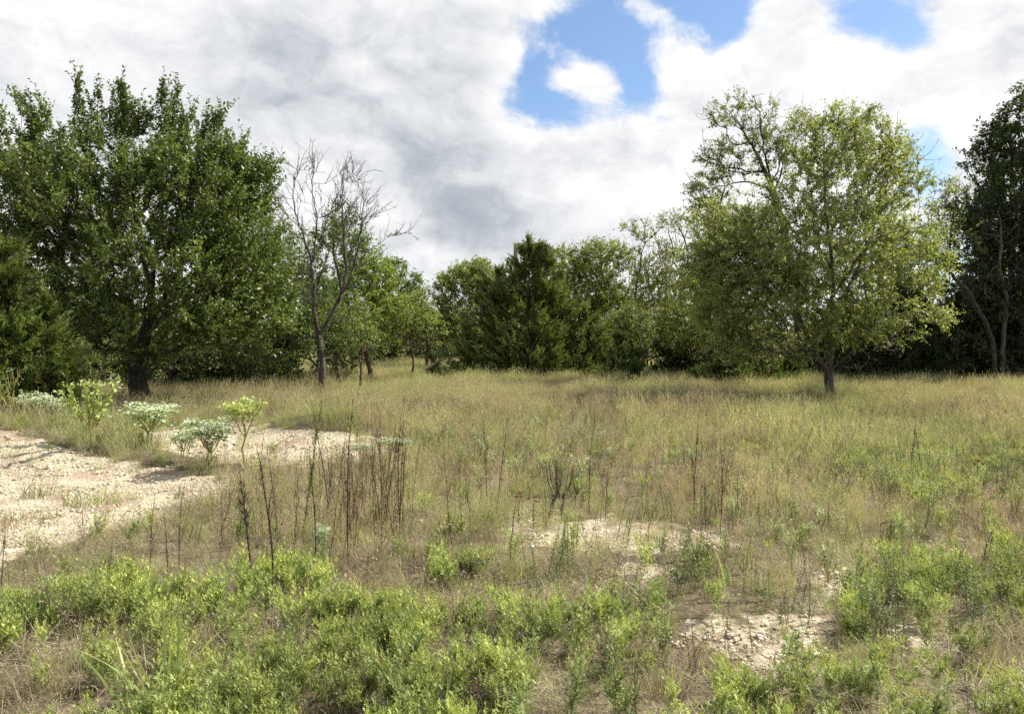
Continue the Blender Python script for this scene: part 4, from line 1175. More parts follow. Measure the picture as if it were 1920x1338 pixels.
for (y0, y1, dens, sc_) in ((1.4, 8, 85, .86), (8, 14, 48, .95), (14, 26, 24, 1.0), (26, 75, 4.6, 1.0)):
    x, y, z, px, py = pool(dens, y0, y1)
    gr = gravel(x, y, z, 2); rg = ragmask(px, py)
    pr = (1 - gr) ** 1.1 * (1 - .35 * rg)
    thin = n2(x, y, 2.9, 15.) + .5 * n2(x, y, 7.3, 5.)
    pr = pr * np.where((y < 8) & (thin < -.6), .35, 1)
    k = rs.rand(len(x)) < pr + .03
    x, y, z, px, py, rg = x[k], y[k], z[k], px[k], py[k], rg[k]
    t = n2(x, y, .55, 4.) + .5 * n2(x, y, 1.7, 8.)
    u = rs.rand(len(x))
    if y0 >= 26:
        pid = np.where(t > .25, np.where(u < .6, 9, 7), np.where(t > -.35, np.where(u < .7, 7, 8), np.where(u < .7, 8, 7)))
    else:
        pid = np.where(t > .25, np.where(u < .55, 1, np.where(u < .85, 3, 0)), np.where(t > -.35, np.where(u < .4, 0, np.where(u < .6, 3, 2)), np.where(u < .65, 2, 0)))
    if y1 <= 14:
        lowg = (rs.rand(len(x)) < np.where(y < 8, .62, .40) + .2 * (rg > .4))
        pid = np.where(lowg, 4 + rs.randint(0, 3, len(x)), pid)
    s = sc_ * rs.uniform(.65, 1.2, len(x))
    # the meadow is shorter over the stony ground in front
    s *= np.where(pid >= 4, 1.0, np.clip(.50 + (y - 3) * .06, .5, 1.0))
    s *= .74 * (1 + .40 * np.clip(n2(x, y, 1.1, 3.) + .6 * n2(x, y, 3.3, 6.), -1.2, 1.2))
    P, R = finish(x, y, z, .2)
    R[:, 0] += .22 * n2(x, y, .8, 2.); R[:, 1] += .22 * n2(x, y, .9, 7.)
    R[:, 2] *= 1.0
    P_.append(P); R_.append(R); S_.append(s); I_.append(pid)
scatter('meadow_grass', 'dry tan and green meadow grass with seed heads covering the field', np.concatenate(P_), np.concatenate(R_), np.concatenate(S_), np.concatenate(I_), protos, M['grass'], 'grass')
NGRASS = sum(len(p) for p in P_)

# ---- ragweed
protos = [ragweed_proto(.36, 2), ragweed_proto(.30, 3), ragweed_proto(.40, 2, nodes=8), ragweed_proto(.26, 3, col=(.17, .235, .058), top=(.26, .32, .085)), ragweed_proto(.34, 2, col=(.15, .20, .062), top=(.24, .29, .085))]
x, y, z, px, py = pool(210, 1.2, 16)
mk = ragmask(px, py)
gp2 = n2(x, y, 2.6, 3.3) + .6 * n2(x, y, 6.1, 1.3)
mk = mk * np.clip(.98 + .9 * gp2, .12, 1) * np.where(y > 6, .4, 1)
mk = np.maximum(mk, .75 * np.exp(-((px - 1150) / 75) ** 2 - ((py - 1215) / 40) ** 2))
mk = np.maximum(mk, .015 * (y < 12)) * (1 - gravel(x, y, z, 1)) ** 1.5
k = rs.rand(len(x)) < mk
x, y, z = x[k], y[k], z[k]
P, R = finish(x, y, z, .1)
scatter('ragweed', 'bright green feathery ragweed spread over the near ground', P, R, rs.uniform(.42, .88, len(x)) * (1 + .18 * n2(x, y, 1.9, 6.)), rs.randint(0, 5, len(x)), protos, M['weed'], 'weeds')
NRAG = len(x)

# ---- darker leafy weeds, in loose groups on the right
protos = [leafy_proto(.36), leafy_proto(.30, 6), leafy_proto(.42, 4, (.10, .15, .04)), leafy_proto(.26, 6, (.14, .18, .05))]
x, y, z, px, py = pool(30, 1.5, 17)
mk = np.clip(n2(x, y, 2.2, 7.7) + .5 * n2(x, y, 5.3, 2.2) - .12, 0, 1) * np.where(px > 1000, .9, .22) * np.where(y > 9, .5, 1)
for (cx, cy, r, w) in ((1250, 1120, 60, .9), (1490, 1150, 50, .9), (1330, 1110, 70, .7), (1060, 1120, 60, .8), (1600, 1230, 80, .8), (1700, 1150, 90, .6), (1340, 1290, 60, .6), (800, 1040, 40, .6), (1750, 900, 70, .5), (1890, 900, 80, .5), (1180, 1160, 60, .8)):
    mk = np.maximum(mk, w * np.exp(-((px - cx) / r) ** 2 - ((py - cy) / (r * .45)) ** 2))
mk *= (1 - gravel(x, y, z, 1)) ** 1.2
k = rs.rand(len(x)) < mk
x, y, z = x[k], y[k], z[k]
P, R = finish(x, y, z, .1)
scatter('leafy_weed', 'upright leafy green weeds growing in loose groups among the grass', P, R, rs.uniform(.65, 1.15, len(x)), rs.randint(0, 4, len(x)), protos, M['weed'], 'weeds')
NLEAFY = len(x)

# ---- brittle twiggy dead weeds
protos = [twiggy_proto(.38, (.15, .115, .08)), twiggy_proto(.46, (.17, .12, .085)), twiggy_proto(.32, (.12, .09, .065))]
x, y, z, px, py = pool(9, 1.8, 18)
mk = np.clip(.28 + .6 * n2(x, y, 1.9, 12.), 0.05, 1) * (1 - .85 * gravel(x, y, z, 1)) * (1 - .6 * ragmask(px, py))
mk = np.maximum(mk, .8 * np.exp(-((px - 1500) / 110) ** 2 - ((py - 930) / 40) ** 2))
k = rs.rand(len(x)) < mk
x, y, z = x[k], y[k], z[k]
P, R = finish(x, y, z, .15)
scatter('dead_weed', 'thin brown dead weed stems tangled among the grass', P, R, rs.uniform(.7, 1.25, len(x)), rs.randint(0, 3, len(x)), protos, M['stalk'], 'weeds')

# ---- loose stones
protos = [rock_proto(i) for i in range(5)]
P_, S_ = [], []
for (y0, y1, dens, s0) in ((1.8, 6.5, 1300, .85), (6.5, 9.5, 700, .85), (9.5, 15, 420, 1.1)):
    x, y, z, px, py = pool(dens, y0, y1, .70, .4)
    k = rs.rand(len(x)) < np.clip(gravel(x, y, z, 1) * 1.4 * np.clip(.75 + .7 * n2(x, y, 4.7, 8.), .08, 1), .003, 1)
    x, y, z = x[k], y[k], z[k]
    P_.append(np.stack([x, y, z + .003], 1)); S_.append(s0 * .0078 * np.exp(np.clip(rs.randn(len(x)), -2, 2.6) * .55))
P = np.concatenate(P_)
scatter('gravel', 'pale limestone chips lying on the bare patches', P, np.stack([rs.randn(len(P)) * .4, rs.randn(len(P)) * .4, rs.rand(len(P)) * 6.28], 1), np.concatenate(S_), rs.choice(5, len(P), p=[.28, .3, .2, .08, .14]), protos, M['stalk'], 'gravel')
NSTONE = len(P)


# ------------------------------------------------------------------ countable plants
def stalk_mesh(kind, seed):
    global rs
    keep = rs
    rs = np.random.RandomState(seed)
    b = Buf()
    dark = np.array([.055, .034, .024]); red = np.array([.125, .060, .038]); grn = np.array([.15, .19, .04])
    c = {'spike': dark, 'red': red, 'green': grn, 'brush': np.array([.05, .038, .03]), 'fine': np.array([.11, .072, .048]), 'prong': np.array([.05, .036, .03])}[kind]
    H_ = 1.0
    wv = .3 if kind == 'brush' else 1.0
    P = [np.zeros(3)]; d = np.array([rs.randn() * .05 * wv, rs.randn() * .05 * wv, 1.])
    for k in range(10): P.append(P[-1] + unit(d) * .1); d = d + rs.randn(3) * np.array([.035, .035, 0]) * wv
    P = np.array(P); P[0, 2] = -.03
    u = np.linspace(0, 1, 11)
    r0 = {'spike': .0058, 'red': .0036, 'green': .0036, 'brush': .005, 'fine': .0028, 'prong': .005}[kind]
    top = {'brush': .72}.get(kind, 1.0)
    tube_chains(b, [P], [np.linspace(r0, r0 * .28, 11)], 4, col=c, rough=.12)
    at = lambda t: np.stack([np.interp(t, u, P[:, j]) for j in range(3)], -1)
    if kind in ('spike', 'red', 'green', 'fine'):
        nb = {'spike': 10, 'red': 7, 'green': 16, 'fine': 4}[kind]
        chs = []
        for k in range(nb):
            t = rs.uniform(.25, .85); p = at(t); a = rs.rand() * 6.28
            l = rs.uniform(.07, .24) * (1.15 - t)
            o_ = np.array([math.cos(a), math.sin(a), 0])
            chs.append(np.stack([p, p + o_ * l * .16 + np.array([0, 0, l * .45]), p + o_ * l * .24 + np.array([0, 0, l])]))
        tube_chains(b, chs, [np.array([.0018, .0014, .0008])] * nb, 3, col=c)
        m = {'spike': 150, 'red': 110, 'green': 240, 'fine': 46}[kind]
        t = rs.rand(m) ** .8 * .85 + .13
        pp = at(t)
        ax = np.stack([rs.randn(m), rs.randn(m), np.full(m, 2.0)], 1)
        sz = {'spike': .024, 'red': .017, 'green': .032, 'fine': .014}[kind] * (1.15 - .7 * t)
        leaves(b, pp, ax, rs.randn(m, 3), sz, sz * .26, c * (1 + .35 * rs.uniform(-1, 1, (m, 1))), .1, 0)
        e = np.concatenate([cc_[1:] for cc_ in chs])
        e = np.repeat(e, 5, 0) + rs.randn(len(e) * 5, 3) * .004
        leaves(b, e, np.stack([rs.randn(len(e)) * .5, rs.randn(len(e)) * .5, np.ones(len(e))], 1), rs.randn(len(e), 3), .014, .005, c * 1.1, .1, 0)
    if kind == 'brush':
        m = 260
        t = .45 + .5 * rs.rand(m); prof = np.sin(np.clip((t - .43) / .56, 0, 1) * math.pi) ** .7
        a = rs.rand(m) * 6.28
        ax = np.stack([np.cos(a) * .30, np.sin(a) * .30, np.full(m, 1.)], 1)
        pp = at(t * .92) + np.stack([np.cos(a), np.sin(a), 0 * a], 1) * (prof * .02 * rs.rand(m))[:, None]
        leaves(b, pp, ax, rs.randn(m, 3), .05 * prof + .015, .003, c * (1 + .5 * rs.uniform(-1, 1, (m, 1))), .1, 0)
    if kind == 'prong':
        for k in range(6):
            a = rs.rand() * 6.28; x0 = at(.35 + .05 * k); o_ = np.array([math.cos(a), math.sin(a), 0])
            L_ = rs.uniform(.35, .5)
            pts = np.stack([x0, x0 + o_ * .05 + (0, 0, .07), x0 + o_ * .10 + (0, 0, .2), x0 + o_ * .125 + (0, 0, L_)])
            tube_chains(b, [pts], [np.array([.003, .003, .004, .0012])], 4, col=c)
            t = rs.rand(70)
            pp = np.stack([np.interp(t, [0, .5, 1], [pts[1, j], pts[2, j], pts[3, j]]) for j in range(3)], 1)
            leaves(b, pp, np.stack([rs.randn(70) * .3, rs.randn(70) * .3, np.ones(70)], 1), rs.randn(70, 3), .022, .006, c * (1 + .3 * rs.uniform(-1, 1, (70, 1))), .1, 0)
        m = 60; t = rs.uniform(.15, .5, m)
        leaves(b, at(t), rs.randn(m, 3), rs.randn(m, 3), .04, .012, np.array([.06, .065, .03]), .1, .2)
    me = b.mesh('dead_stalk', M['stalk'])
    rs = keep
    return me


SM = {k: [stalk_mesh(k, 100 + 7 * i + hash_) for i in range(3)] for hash_, k in enumerate(('spike', 'red', 'green', 'fine'))}
SM['brush'] = [stalk_mesh('brush', 55)]; SM['prong'] = [stalk_mesh('prong', 66), stalk_mesh('prong', 67)]
rr_ = random.Random(5)


def stalk(kind, px, by_, ty, label, group=None, lean=0.0, name='dead_stalk', cat='stalk', fat=1.0):
    x, y = ground_at(px, by_)
    h = (by_ - ty) / F * y
    o = put(name, rr_.choice(SM[kind]), loc=(x, y, gz(x, y)), label=label, category=cat)
    w = min(1.25, max(.7, h)) * fat
    o.scale = (w, w, h)
    o.rotation_euler = (rr_.gauss(0, .03), lean, rr_.random() * .6 if kind == 'brush' else rr_.random() * 6.28)
    if lean: o.rotation_euler = (0, lean, 0)
    if group: o['group'] = group
    return o


stalk('spike', 510, 1118, 838, 'thick dark dead stalk rising alone from the ragweed left of the reddish cluster', lean=.02, fat=1.25)
stalk('spike', 588, 1078, 853, 'dark stalk leaning right, just left of the dense reddish cluster', lean=.075, fat=1.15)
stalk('brush', 470, 1065, 880, 'dark dead stalk topped by a brush-like seed head', fat=2.3)
stalk('spike', 281, 1085, 922, 'dark dead stalk, leftmost of the pair behind the left ragweed edge', fat=.9)
stalk('spike', 315, 1092, 948, 'shorter dark stalk, right one of the pair behind the left ragweed edge', fat=.9)
stalk('spike', 336, 1065, 902, 'slightly leaning dark stalk in front of the gravel patch end', lean=.05, fat=.8)
stalk('red', 411, 1060, 878, 'thin reddish brown stalk between the gravel patch and the brush-topped stalk')
stalk('spike', 4, 1150, 985, 'dark stalk cut by the left edge of the ragweed', fat=.9)
stalk('fine', 47, 1105, 1046, 'short thin stalk near the left edge above the ragweed')
stalk('green', 566, 1015, 742, 'tall green leafy weed stem left of the reddish cluster', name='weed_stem', lean=.03)
stalk('green', 610, 985, 880, 'shorter green weed stem beside the reddish cluster', name='weed_stem')
stalk('green', 1000, 865, 800, 'slender green weed stem standing in the middle of the field', name='weed_stem')
stalk('prong', 1028, 985, 872, 'dead plant with several upright dark prongs like a candelabra', fat=1.35)
stalk('prong', 1052, 975, 868, 'second pronged dead plant just right of the candelabra-like one', fat=1.1)
stalk('spike', 957, 1075, 925, 'solitary dark stalk in front of the stony patch', fat=.8)
stalk('spike', 1105, 965, 788, 'tall dark stalk right of the pronged plants', lean=.05, fat=.9)
stalk('spike', 1300, 965, 775, 'tall thin dark stalk, taller of the pair right of centre', lean=.04, fat=.8)
stalk('red', 1307, 960, 820, 'shorter reddish stalk, right one of the pair right of centre')
stalk('spike', 1350, 1000, 818, 'dark stalk with side twigs right of the tall pair', fat=.9)
stalk('fine', 1340, 985, 820, 'fine brown stalk touching the side-twigged stalk')
stalk('spike', 1322, 1000, 892, 'short dark stalk between the tall pair and the side-twigged stalk', fat=.8)
stalk('spike', 1385, 965, 870, 'dark stalk beside the pale spurge right of centre', fat=.8)
stalk('fine', 1396, 960, 865, 'fine stalk right beside the pale spurge right of centre')
stalk('spike', 1706, 912, 770, 'tall dark stalk in the green patch at right', lean=.06, fat=.9)
stalk('spike', 1724, 918, 848, 'short dark stalk right of the tall one in the green patch', fat=.8)
stalk('fine', 1475, 1015, 880, 'thin stalk leaning right in the open grass at right', lean=.1)
stalk('fine', 1476, 1018, 905, 'thin stalk leaning strongly right from the same spot', lean=.55)
stalk('spike', 912, 960, 776, 'upright dark stalk, leftmost of the fan of three', fat=.75)
stalk('fine', 923, 962, 800, 'fine middle stalk of the fan of three')
stalk('spike', 930, 962, 782, 'right leaning stalk of the fan of three', lean=.13, fat=.7)
stalk('spike', 849, 1045, 868, 'dark stalk right of the reddish cluster, in front of the pale grass', fat=.85)
stalk('spike', 881, 1000, 912, 'shorter dark stalk right of the cluster', lean=.05, fat=.8)
stalk('spike', 862, 1022, 935, 'shortest dark stalk beside the pair right of the cluster', fat=.75)
stalk('spike', 522, 1035, 848, 'dark stalk in the row between the brush top and the cluster', fat=.8)
stalk('red', 518, 1020, 860, 'reddish stalk right behind the thick dark one')
stalk('red', 551, 1055, 865, 'reddish brown stalk between the thick dark one and the cluster')
stalk('spike', 1135, 975, 880, 'dark stalk with twiggy side shoots right of the pronged plants', lean=.05, fat=.8)
stalk('spike', 1078, 960, 875, 'dark stalk between the pronged plants and the tall one', lean=.06, fat=.75)
def place(px, by_):
    return ('%s %s' % ('near' if by_ > 985 else 'middle' if by_ > 900 else 'far', 'left' if px < 640 else 'left centre' if px < 900 else 'centre' if px < 1150 else 'right centre' if px < 1440 else 'right' if px < 1700 else 'far right'))


for i in range(62):       # the dense reddish cluster
    px = 612 + 160 * rr_.random()
    by_ = rr_.uniform(965, 1065)
    ty = rr_.choice([rr_.uniform(735, 850), rr_.uniform(810, 930)])
    kd = rr_.choice(['red', 'red', 'spike', 'fine'])
    stalk(kd, px, by_, ty, '%s %s stalk in the %s of the dense reddish cluster' % ('tall' if ty < 850 else 'short', {'red': 'reddish brown', 'spike': 'thick dark', 'fine': 'hair-thin brown'}[kd], 'left third' if px < 665 else 'middle' if px < 705 else 'right third'), 'stalks of the dense reddish cluster', lean=rr_.gauss(0.0, .075), fat=.72)
for i in range(46):
    px = rr_.uniform(395, 830); by_ = rr_.uniform(960, 1080)
    stalk(rr_.choice(['fine', 'red', 'fine']), px, by_, by_ - rr_.uniform(70, 170), 'thin brown stalk in the grass around the reddish cluster, ' + place(px, by_), 'thin stalks around the cluster', lean=rr_.gauss(0.02, .07), fat=.8)
for i in range(60):
    px = rr_.uniform(820, 1440); by_ = rr_.uniform(900, 1040)
    stalk(rr_.choice(['fine', 'fine', 'red']), px, by_, by_ - rr_.uniform(60, 150), 'thin brown stalk in the open field, ' + place(px, by_), 'thin stalks in the middle of the field', lean=rr_.gauss(0.03, .09), fat=.8)
for i in range(34):
    px = rr_.uniform(1440, 1910); by_ = rr_.uniform(840, 1090)
    stalk(rr_.choice(['fine', 'fine', 'green']), px, by_, by_ - rr_.uniform(40, 110), 'thin stalk among the greener grass at right, ' + place(px, by_), 'thin stalks in the right of the field', lean=rr_.gauss(0.03, .12), fat=.7)
for (px, by_, ty) in ((665, 1345, 1180), (700, 1350, 1140), (738, 1345, 1200), (652, 1330, 1230), (820, 1350, 1280), (906, 1345, 1225), (1295, 1260, 1130), (1305, 1265, 1140), (1360, 1215, 1100), (1372, 1240, 1130), (1412, 1225, 1100), (330, 1345, 1190), (1600, 1190, 1110), (1780, 1240, 1150), (20, 1120, 985)):
    stalk('fine', px, by_, ty, 'dead stem poking up from the near weeds, ' + place(px, by_) + (' edge' if px < 100 else ''), 'dead stems in the near weeds', lean=rr_.gauss(0, .08))


# ---- snow-on-the-mountain (pale bracted spurge)
def spurge_meshes(style, seed):
    """unit-height plant: stem, leaves, flower heads"""
    global rs
    keep = rs; rs = np.random.RandomState(seed)
    st, lf, hd, heads = Buf(), Buf(), Buf(), []
    stem_c = np.array([.42, .36, .13]) if style != 'white' else np.array([.30, .30, .12])
    bract = {'small': np.array([.40, .46, .27]), 'white': np.array([.56, .60, .47]), 'leafy': np.array([.48, .55, .26]), 'yellow': np.array([.46, .52, .20]), 'bare': np.array([.3, .33, .14])}[style]
    leafc = {'small': np.array([.21, .27, .11]), 'white': np.array([.20, .27, .12]), 'leafy': np.array([.36, .44, .13]), 'yellow': np.array([.36, .42, .14]), 'bare': np.array([.2, .24, .1])}[style]
    tips = []
    chs, rds = [], []
    def rec(p, d, L, depth, r):
        d = unit(d)
        q = p + d * L
        mid = (p + q) / 2 + rs.randn(3) * L * .04
        chs.append(np.stack([p, mid, q])); rds.append(np.array([r, r * .9, r * .75]))
        if style == 'leafy' and depth > 0:
            m = 7
            u = rs.rand(m, 1)
            a_ = rs.randn(m, 3) + d * 1.0
            leaves(lf, p + (q - p) * u, a_, rs.randn(m, 3) * .5 + np.array([0, 0, 1.]), .11, .055, leafc * (1 + .2 * rs.uniform(-1, 1, (m, 1))))
        if depth == 3 or (depth == 2 and rs.rand() < .25):
            tips.append((q, d)); return
        nb = rs.randint(2, 4) if depth else rs.randint(4, 6)
        a0 = rs.rand() * 6.28
        for k in range(nb):
            a = a0 + k * 6.283 / nb + rs.randn() * .2
            sp_ = (.62 if style != 'leafy' else .5) if depth == 0 else .42
            nd = d * 1.0 + np.array([math.cos(a), math.sin(a), 0]) * sp_ * rs.uniform(.7, 1.2) + np.array([0, 0, .45])
            rec(q, nd, L * (rs.uniform(.5, .75) if depth else rs.uniform(.75, 1.05) if style == 'leafy' else rs.uniform(.5, .85)), depth + 1, r * .65)
    n_main = {'white': 3, 'small': 0, 'leafy': 0}.get(style, 1)
    if style == 'leafy':
        tube_chains(st, [np.array([[0, 0, -.02], [.01, 0, .12], [0, .01, .3], [.01, 0, .5]])], [np.array([.013, .012, .011, .008])], 5, col=np.array([.40, .31, .13]))
        for q in range(8):
            a = q * .785 + rs.randn() * .2
            z0 = .14 + .035 * q
            sp = rs.uniform(.24, .42)
            e = np.array([math.cos(a) * sp, math.sin(a) * sp, rs.uniform(.72, 1.0)])
            s0 = np.array([0, 0, z0]); md = s0 + (e - s0) * .5 + np.array([math.cos(a), math.sin(a), 0]) * .04
            tube_chains(st, [np.stack([s0, md, e])], [np.array([.008, .007, .004])], 4, col=stem_c)
            m = 26
            u = np.linspace(.22, .97, m)[:, None]
            pp = s0 + (e - s0) * u + np.array([math.cos(a), math.sin(a), 0]) * .16 * u * (1 - u)
            ax = unit(e - s0) * .8 + rs.randn(m, 3) * .55
            leaves(lf, pp, ax, rs.randn(m, 3) + np.array([0, 0, .6]), .10 * (1.2 - .6 * u[:, 0]), .052, leafc * (1 + .2 * rs.uniform(-1, 1, (m, 1))))
            tips.append((e, unit(e - s0)))
    for _ in range(n_main):
        p = np.array([rs.randn() * .05, rs.randn() * .05, -.02]) * (n_main > 1)
        rec(p, np.array([rs.randn() * .08, rs.randn() * .08, 1.]), .36 if style != 'leafy' else .26, 0, .011)
    tube_chains(st, chs, rds, 5, col=stem_c)
    for (q, d) in tips:
        if style == 'bare' and rs.rand() < .6: continue
        m = 11
        sp_ = .045
        hd = Buf(); heads.append(hd)
        pos = q + rs.randn(m, 3) * sp_ * np.array([1, 1, .45])
        ax = rs.randn(m, 3) + np.array([0, 0, .5])
        leaves(hd, pos, ax, np.array([0, 0, 1.]) + rs.randn(m, 3) * .5, .048, .022, bract * (1 + .15 * rs.uniform(-1, 1, (m, 1))))
        m = 4
        if style == 'leafy': continue
        leaves(lf, q - d * .05 + rs.randn(m, 3) * .04 * np.array([1, 1, .6]), rs.randn(m, 3) + np.array([0, 0, .3]), np.array([0, 0, 1.]) + rs.randn(m, 3) * .5, .07, .028, leafc * (1 + .2 * rs.uniform(-1, 1, (m, 1))))
    if style == 'white':
        m = 36
        pos = np.stack([rs.randn(m) * .2, rs.randn(m) * .2, rs.uniform(.3, .85, m)], 1)
        leaves(lf, pos, rs.randn(m, 3) + np.array([0, 0, .4]), np.array([0, 0, 1.]) + rs.randn(m, 3) * .4, .085, .035, leafc * (1 + .25 * rs.uniform(-1, 1, (m, 1))))
    if style == 'small':
        for q in range(7):
            e_ = np.array([rs.randn() * .25, rs.randn() * .25, rs.uniform(.55, 1.0)])
            hd = heads[0] if heads else hd
            if not heads: heads.append(hd)
            leaves(hd, e_ + rs.randn(9, 3) * .06, rs.randn(9, 3) + np.array([0, 0, .4]), np.array([0, 0, 1.]) + rs.randn(9, 3) * .5, .11, .05, bract * (1 + .2 * rs.uniform(-1, 1, (9, 1))))
            leaves(lf, e_ * rs.uniform(.4, .95, (8, 1)) + rs.randn(8, 3) * .07, rs.randn(8, 3) + np.array([0, 0, .4]), np.array([0, 0, 1.]) + rs.randn(8, 3) * .5, .15, .05, leafc * (1 + .25 * rs.uniform(-1, 1, (8, 1))))
            tube_chains(st, [np.stack([[0, 0, 0], e_ * .6, e_])], [np.array([.012, .01, .008])], 3, col=stem_c)
    allz = max(v[:, 2].max() for v in st.v)
    for bb in [st, lf] + heads: bb.v = [v / allz for v in bb.v]
    out = (st.mesh('stem', M['spurge'], True), lf.mesh('leaves', M['spurge']) if lf.n else None, [h_.mesh('flower_head', M['spurge']) for h_ in heads])
    rs = keep
    return out


SP = {'small': [spurge_meshes('small', 13), spurge_meshes('small', 14), spurge_meshes('small', 15)], 'white': [spurge_meshes('white', 3), spurge_meshes('white', 4)], 'leafy': [spurge_meshes('leafy', 5)], 'yellow': [spurge_meshes('yellow', 6)], 'bare': [spurge_meshes('bare', 8)]}


def spurge(style, px, by_, ty, wpx, label, group=None, v=0, rz=0.):
    x, y = ground_at(px, by_)
    h = (by_ - ty) / F * y
    w = wpx / F * y
    t = thing('spurge_plant', (x, y, gz(x, y)), label, 'plant', group)
    ms = SP[style][v % len(SP[style])]
    vs = np.zeros(len(ms[0].vertices) * 3, np.float32); ms[0].vertices.foreach_get('co', vs); vs = vs.reshape(-1, 3)
    ww = max(np.ptp(vs[:, 0]), .2) + .08
    t.scale = (w / ww, w / ww, h); t.rotation_euler = (0, 0, rz)
    put('stem', ms[0], t)
    if ms[1]: put('leaves', ms[1], t, kind='stuff')
    for me in ms[2]:
        o_ = put('flower_head' if style != 'small' else 'flower_heads', me, t)
        if style == 'small': o_['kind'] = 'stuff'
    return t


spurge('white', 62, 815, 738, 60, 'bushy white-flowered spurge at the left edge behind the gravel mound', rz=.4)
spurge('white', 92, 815, 744, 62, 'white-flowered spurge just right of the one behind the gravel mound', v=1, rz=2.0)
spurge('bare', 27, 815, 690, 44, 'spindly yellow-stemmed spurge with almost no leaves on the gravel mound')
spurge('leafy', 170, 838, 714, 92, 'tallest spurge, leafy yellow-green with forked arms, behind the gravel', rz=.9)
spurge('white', 282, 842, 757, 90, 'white-topped spurge in front of the trunk of the tallest tree', v=1, rz=.3)
spurge('white', 345, 868, 808, 50, 'small pale spurge at the near side of the gravel ridge', rz=1.3)
spurge('white', 397, 885, 785, 95, 'wide flat-topped pale spurge before the gravel ridge', rz=2.6)
spurge('yellow', 460, 872, 750, 82, 'yellow-green fan-shaped spurge over the gravel ridge', rz=.2)
spurge('white', 605, 1078, 985, 26, 'lone spurge with a bare pale stem and one white tuft in front of the cluster', v=1)
spurge('white', 735, 858, 822, 60, 'low pale spurge at the right tip of the gravel ridge', rz=1.)
spurge('white', 680, 868, 832, 40, 'low pale spurge among the stalks at the gravel ridge', rz=2.)
spurge('small', 1543, 1000, 945, 48, 'pale spurge in the open grass at right', rz=.5)
spurge('small', 1455, 1015, 975, 42, 'low pale spurge left of the one in the open grass', v=1, rz=.7)
spurge('small', 1510, 1012, 982, 36, 'lowest pale spurge between the two in the grass at right', rz=2.1)
spurge('small', 1386, 940, 900, 40, 'pale spurge between the short dark stalks right of centre', v=1, rz=1.9)
spurge('small', 248, 1120, 1078, 28, 'small white tuft of spurge inside the left ragweed', rz=.1)
for i in range(70):
    px = rr_.choice([rr_.uniform(800, 1190), rr_.uniform(760, 1300), rr_.uniform(1190, 1880)]); by_ = rr_.uniform(775, 930) if px < 1300 else rr_.uniform(775, 1100)
    spurge('small', px, by_, by_ - rr_.uniform(38, 60) * (by_ - HOR) / 250, rr_.uniform(12, 30) * (by_ - HOR) / 250, 'small pale green spurge half hidden in the grass, ' + place(px, by_), 'small spurges in the meadow grass', v=i, rz=rr_.random() * 6)

# ---- dried composite flowers with orange-brown heads
db, dh = Buf(), Buf()
tube_chains(db, [np.array([[0, 0, -.03], [.01, 0, .3], [0, .01, .62], [.01, 0, .95]])], [np.array([.006, .005, .004, .004])], 5, col=(.17, .14, .06))
for q in range(3):
    p = np.array([.01, 0, .62 + .1 * q]); e = p + np.array([(-.07, .08, -.05)[q], .02, .22 - .06 * q])
    tube_chains(db, [np.stack([p, (p + e) / 2 + (0, 0, .01), e])], [np.array([.003, .0025, .002])], 4, col=(.17, .14, .06))
ends = [np.array([.01, 0, .96]), np.array([-.06, .02, .85]), np.array([.09, .02, .89]), np.array([-.04, .02, .98])]
for e in ends:
    m = 34
    leaves(dh, e + rs.randn(m, 3) * .012, rs.randn(m, 3) + np.array([0, 0, .5]), rs.randn(m, 3), .042, .016, mixcols(m, [np.array([.34, .19, .07]), np.array([.13, .07, .035])], [.6, .4]), .1, .2)
ml = 30
tz = rs.uniform(.1, .8, ml)
leaves(db, np.stack([0 * tz, 0 * tz, tz], 1), rs.randn(ml, 3), np.array([0, 0, 1.]) + rs.randn(ml, 3) * .3, .06, .018, mixcols(ml, [np.array([.13, .15, .05]), np.array([.2, .13, .07])], [.5, .5]), .1, .3)
dm = (db.mesh('stem', M['stalk']), dh.mesh('flower_head', M['stalk']))
for (px, by_, ty, lb_) in ((1670, 1045, 975, 'dried flower with orange-brown head in the grass at right'), (1833, 920, 862, 'dried orange-brown flower head in the green patch near the right edge'),
                           (1001, 995, 928, 'dried flower with dark orange heads left of the pronged dead plants'), (972, 985, 922, 'smaller dried flower beside the solitary dark stalk'), (1453, 850, 838, 'tiny dried flower head in the middle distance at right')):
    x, y = ground_at(px, by_)
    t = thing('dried_flower', (x, y, gz(x, y)), lb_, 'flower')
    h = (by_ - ty) / F * y
    t.scale = (max(h, .45) * 1.3, max(h, .45) * 1.3, h); t.rotation_euler = (0, 0, rr_.random() * 6)
    put('stem', dm[0], t); put('flower_head', dm[1], t)

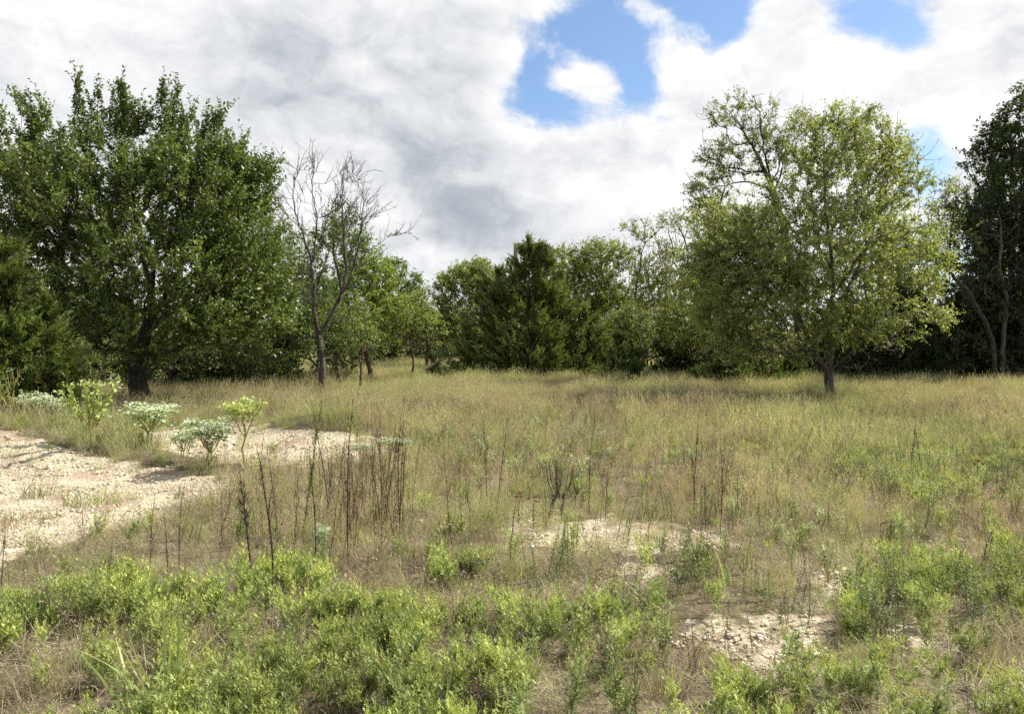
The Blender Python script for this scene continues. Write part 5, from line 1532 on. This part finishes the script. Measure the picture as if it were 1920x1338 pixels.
# ---- grass tufts standing on the gravel, broad-leaved blades in the foreground
GG = np.array([.13, .19, .055])
def tuft(px, by_, r, h, label, n=90, cols=(GG, OLV, STRAW), pr=(.6, .25, .15), w=.005, lean=.3, curve=.8, name='grass_tuft'):
    x, y = ground_at(px, by_)
    b = Buf()
    P = disc(n, r)
    P[:, 2] = height(P[:, 0] + x, P[:, 1] + y) - gz(x, y)
    blade(b, P, rs.rand(n) * 6.28, np.abs(rs.randn(n)) * lean, h * rs.uniform(.4, 1.1, n), w * rs.uniform(.6, 1.3, n), mixcols(n, list(cols), list(pr)), 4, curve * rs.rand(n))
    return put(name, b.mesh(name, M['grass']), loc=(x, y, gz(x, y)), label=label, category='grass tuft')


tuft(68, 935, .16, .24, 'small green grass tuft on the gravel near the left edge')
tuft(170, 945, .28, .24, 'widest green grass tuft on the gravel', n=190)
tuft(35, 982, .35, .15, 'low yellow-green grass patch on the gravel at the left edge', n=200, cols=(GRN, OLV, STRAW), pr=(.5, .3, .2))
tuft(333, 935, .06, .2, 'single small dark weed at the end of the gravel patch', n=30)
tuft(222, 950, .04, .12, 'tiny green sprout in the gravel beside the widest tuft', n=24)
tuft(97, 842, .07, .14, 'small yellowish weed on the edge of the gravel mound', n=50, cols=(GRN, OLV), pr=(.7, .3))
tuft(1225, 975, .22, .42, 'arching green grass clump beside the stony patch', n=110, curve=1.6, w=.007)
tuft(1760, 760, .35, .55, 'light green grass clump near the foot of the dark right-hand trees', n=110, curve=1.3, w=.008, cols=(GRN, OLV), pr=(.6, .4))
tuft(1780, 800, .35, .45, 'greener grass clump in the meadow at far right', n=110, curve=1.4, w=.008)
tuft(275, 1345, .14, .55, 'tall broad-bladed pale grass clump in the near ragweed', n=26, w=.016, curve=.9, cols=(np.array([.24, .30, .10]), np.array([.42, .38, .2])), pr=(.7, .3))
tuft(820, 1365, .10, .36, 'broad-bladed grass clump among the ragweed at bottom centre', n=14, w=.016, curve=.8, cols=(np.array([.24, .32, .12]),), pr=(1.,))
tuft(1365, 1100, .06, .3, 'pair of broad pale blades beside the leafy weeds right of centre', n=8, w=.015, curve=1.2, cols=(np.array([.24, .32, .10]),), pr=(1.,))

print('COUNTS grass', NGRASS, 'rag', NRAG, 'leafy', NLEAFY, 'stones', NSTONE, 'tris', sum(len(o.data.polygons) for o in COL.objects if o.type == 'MESH'))
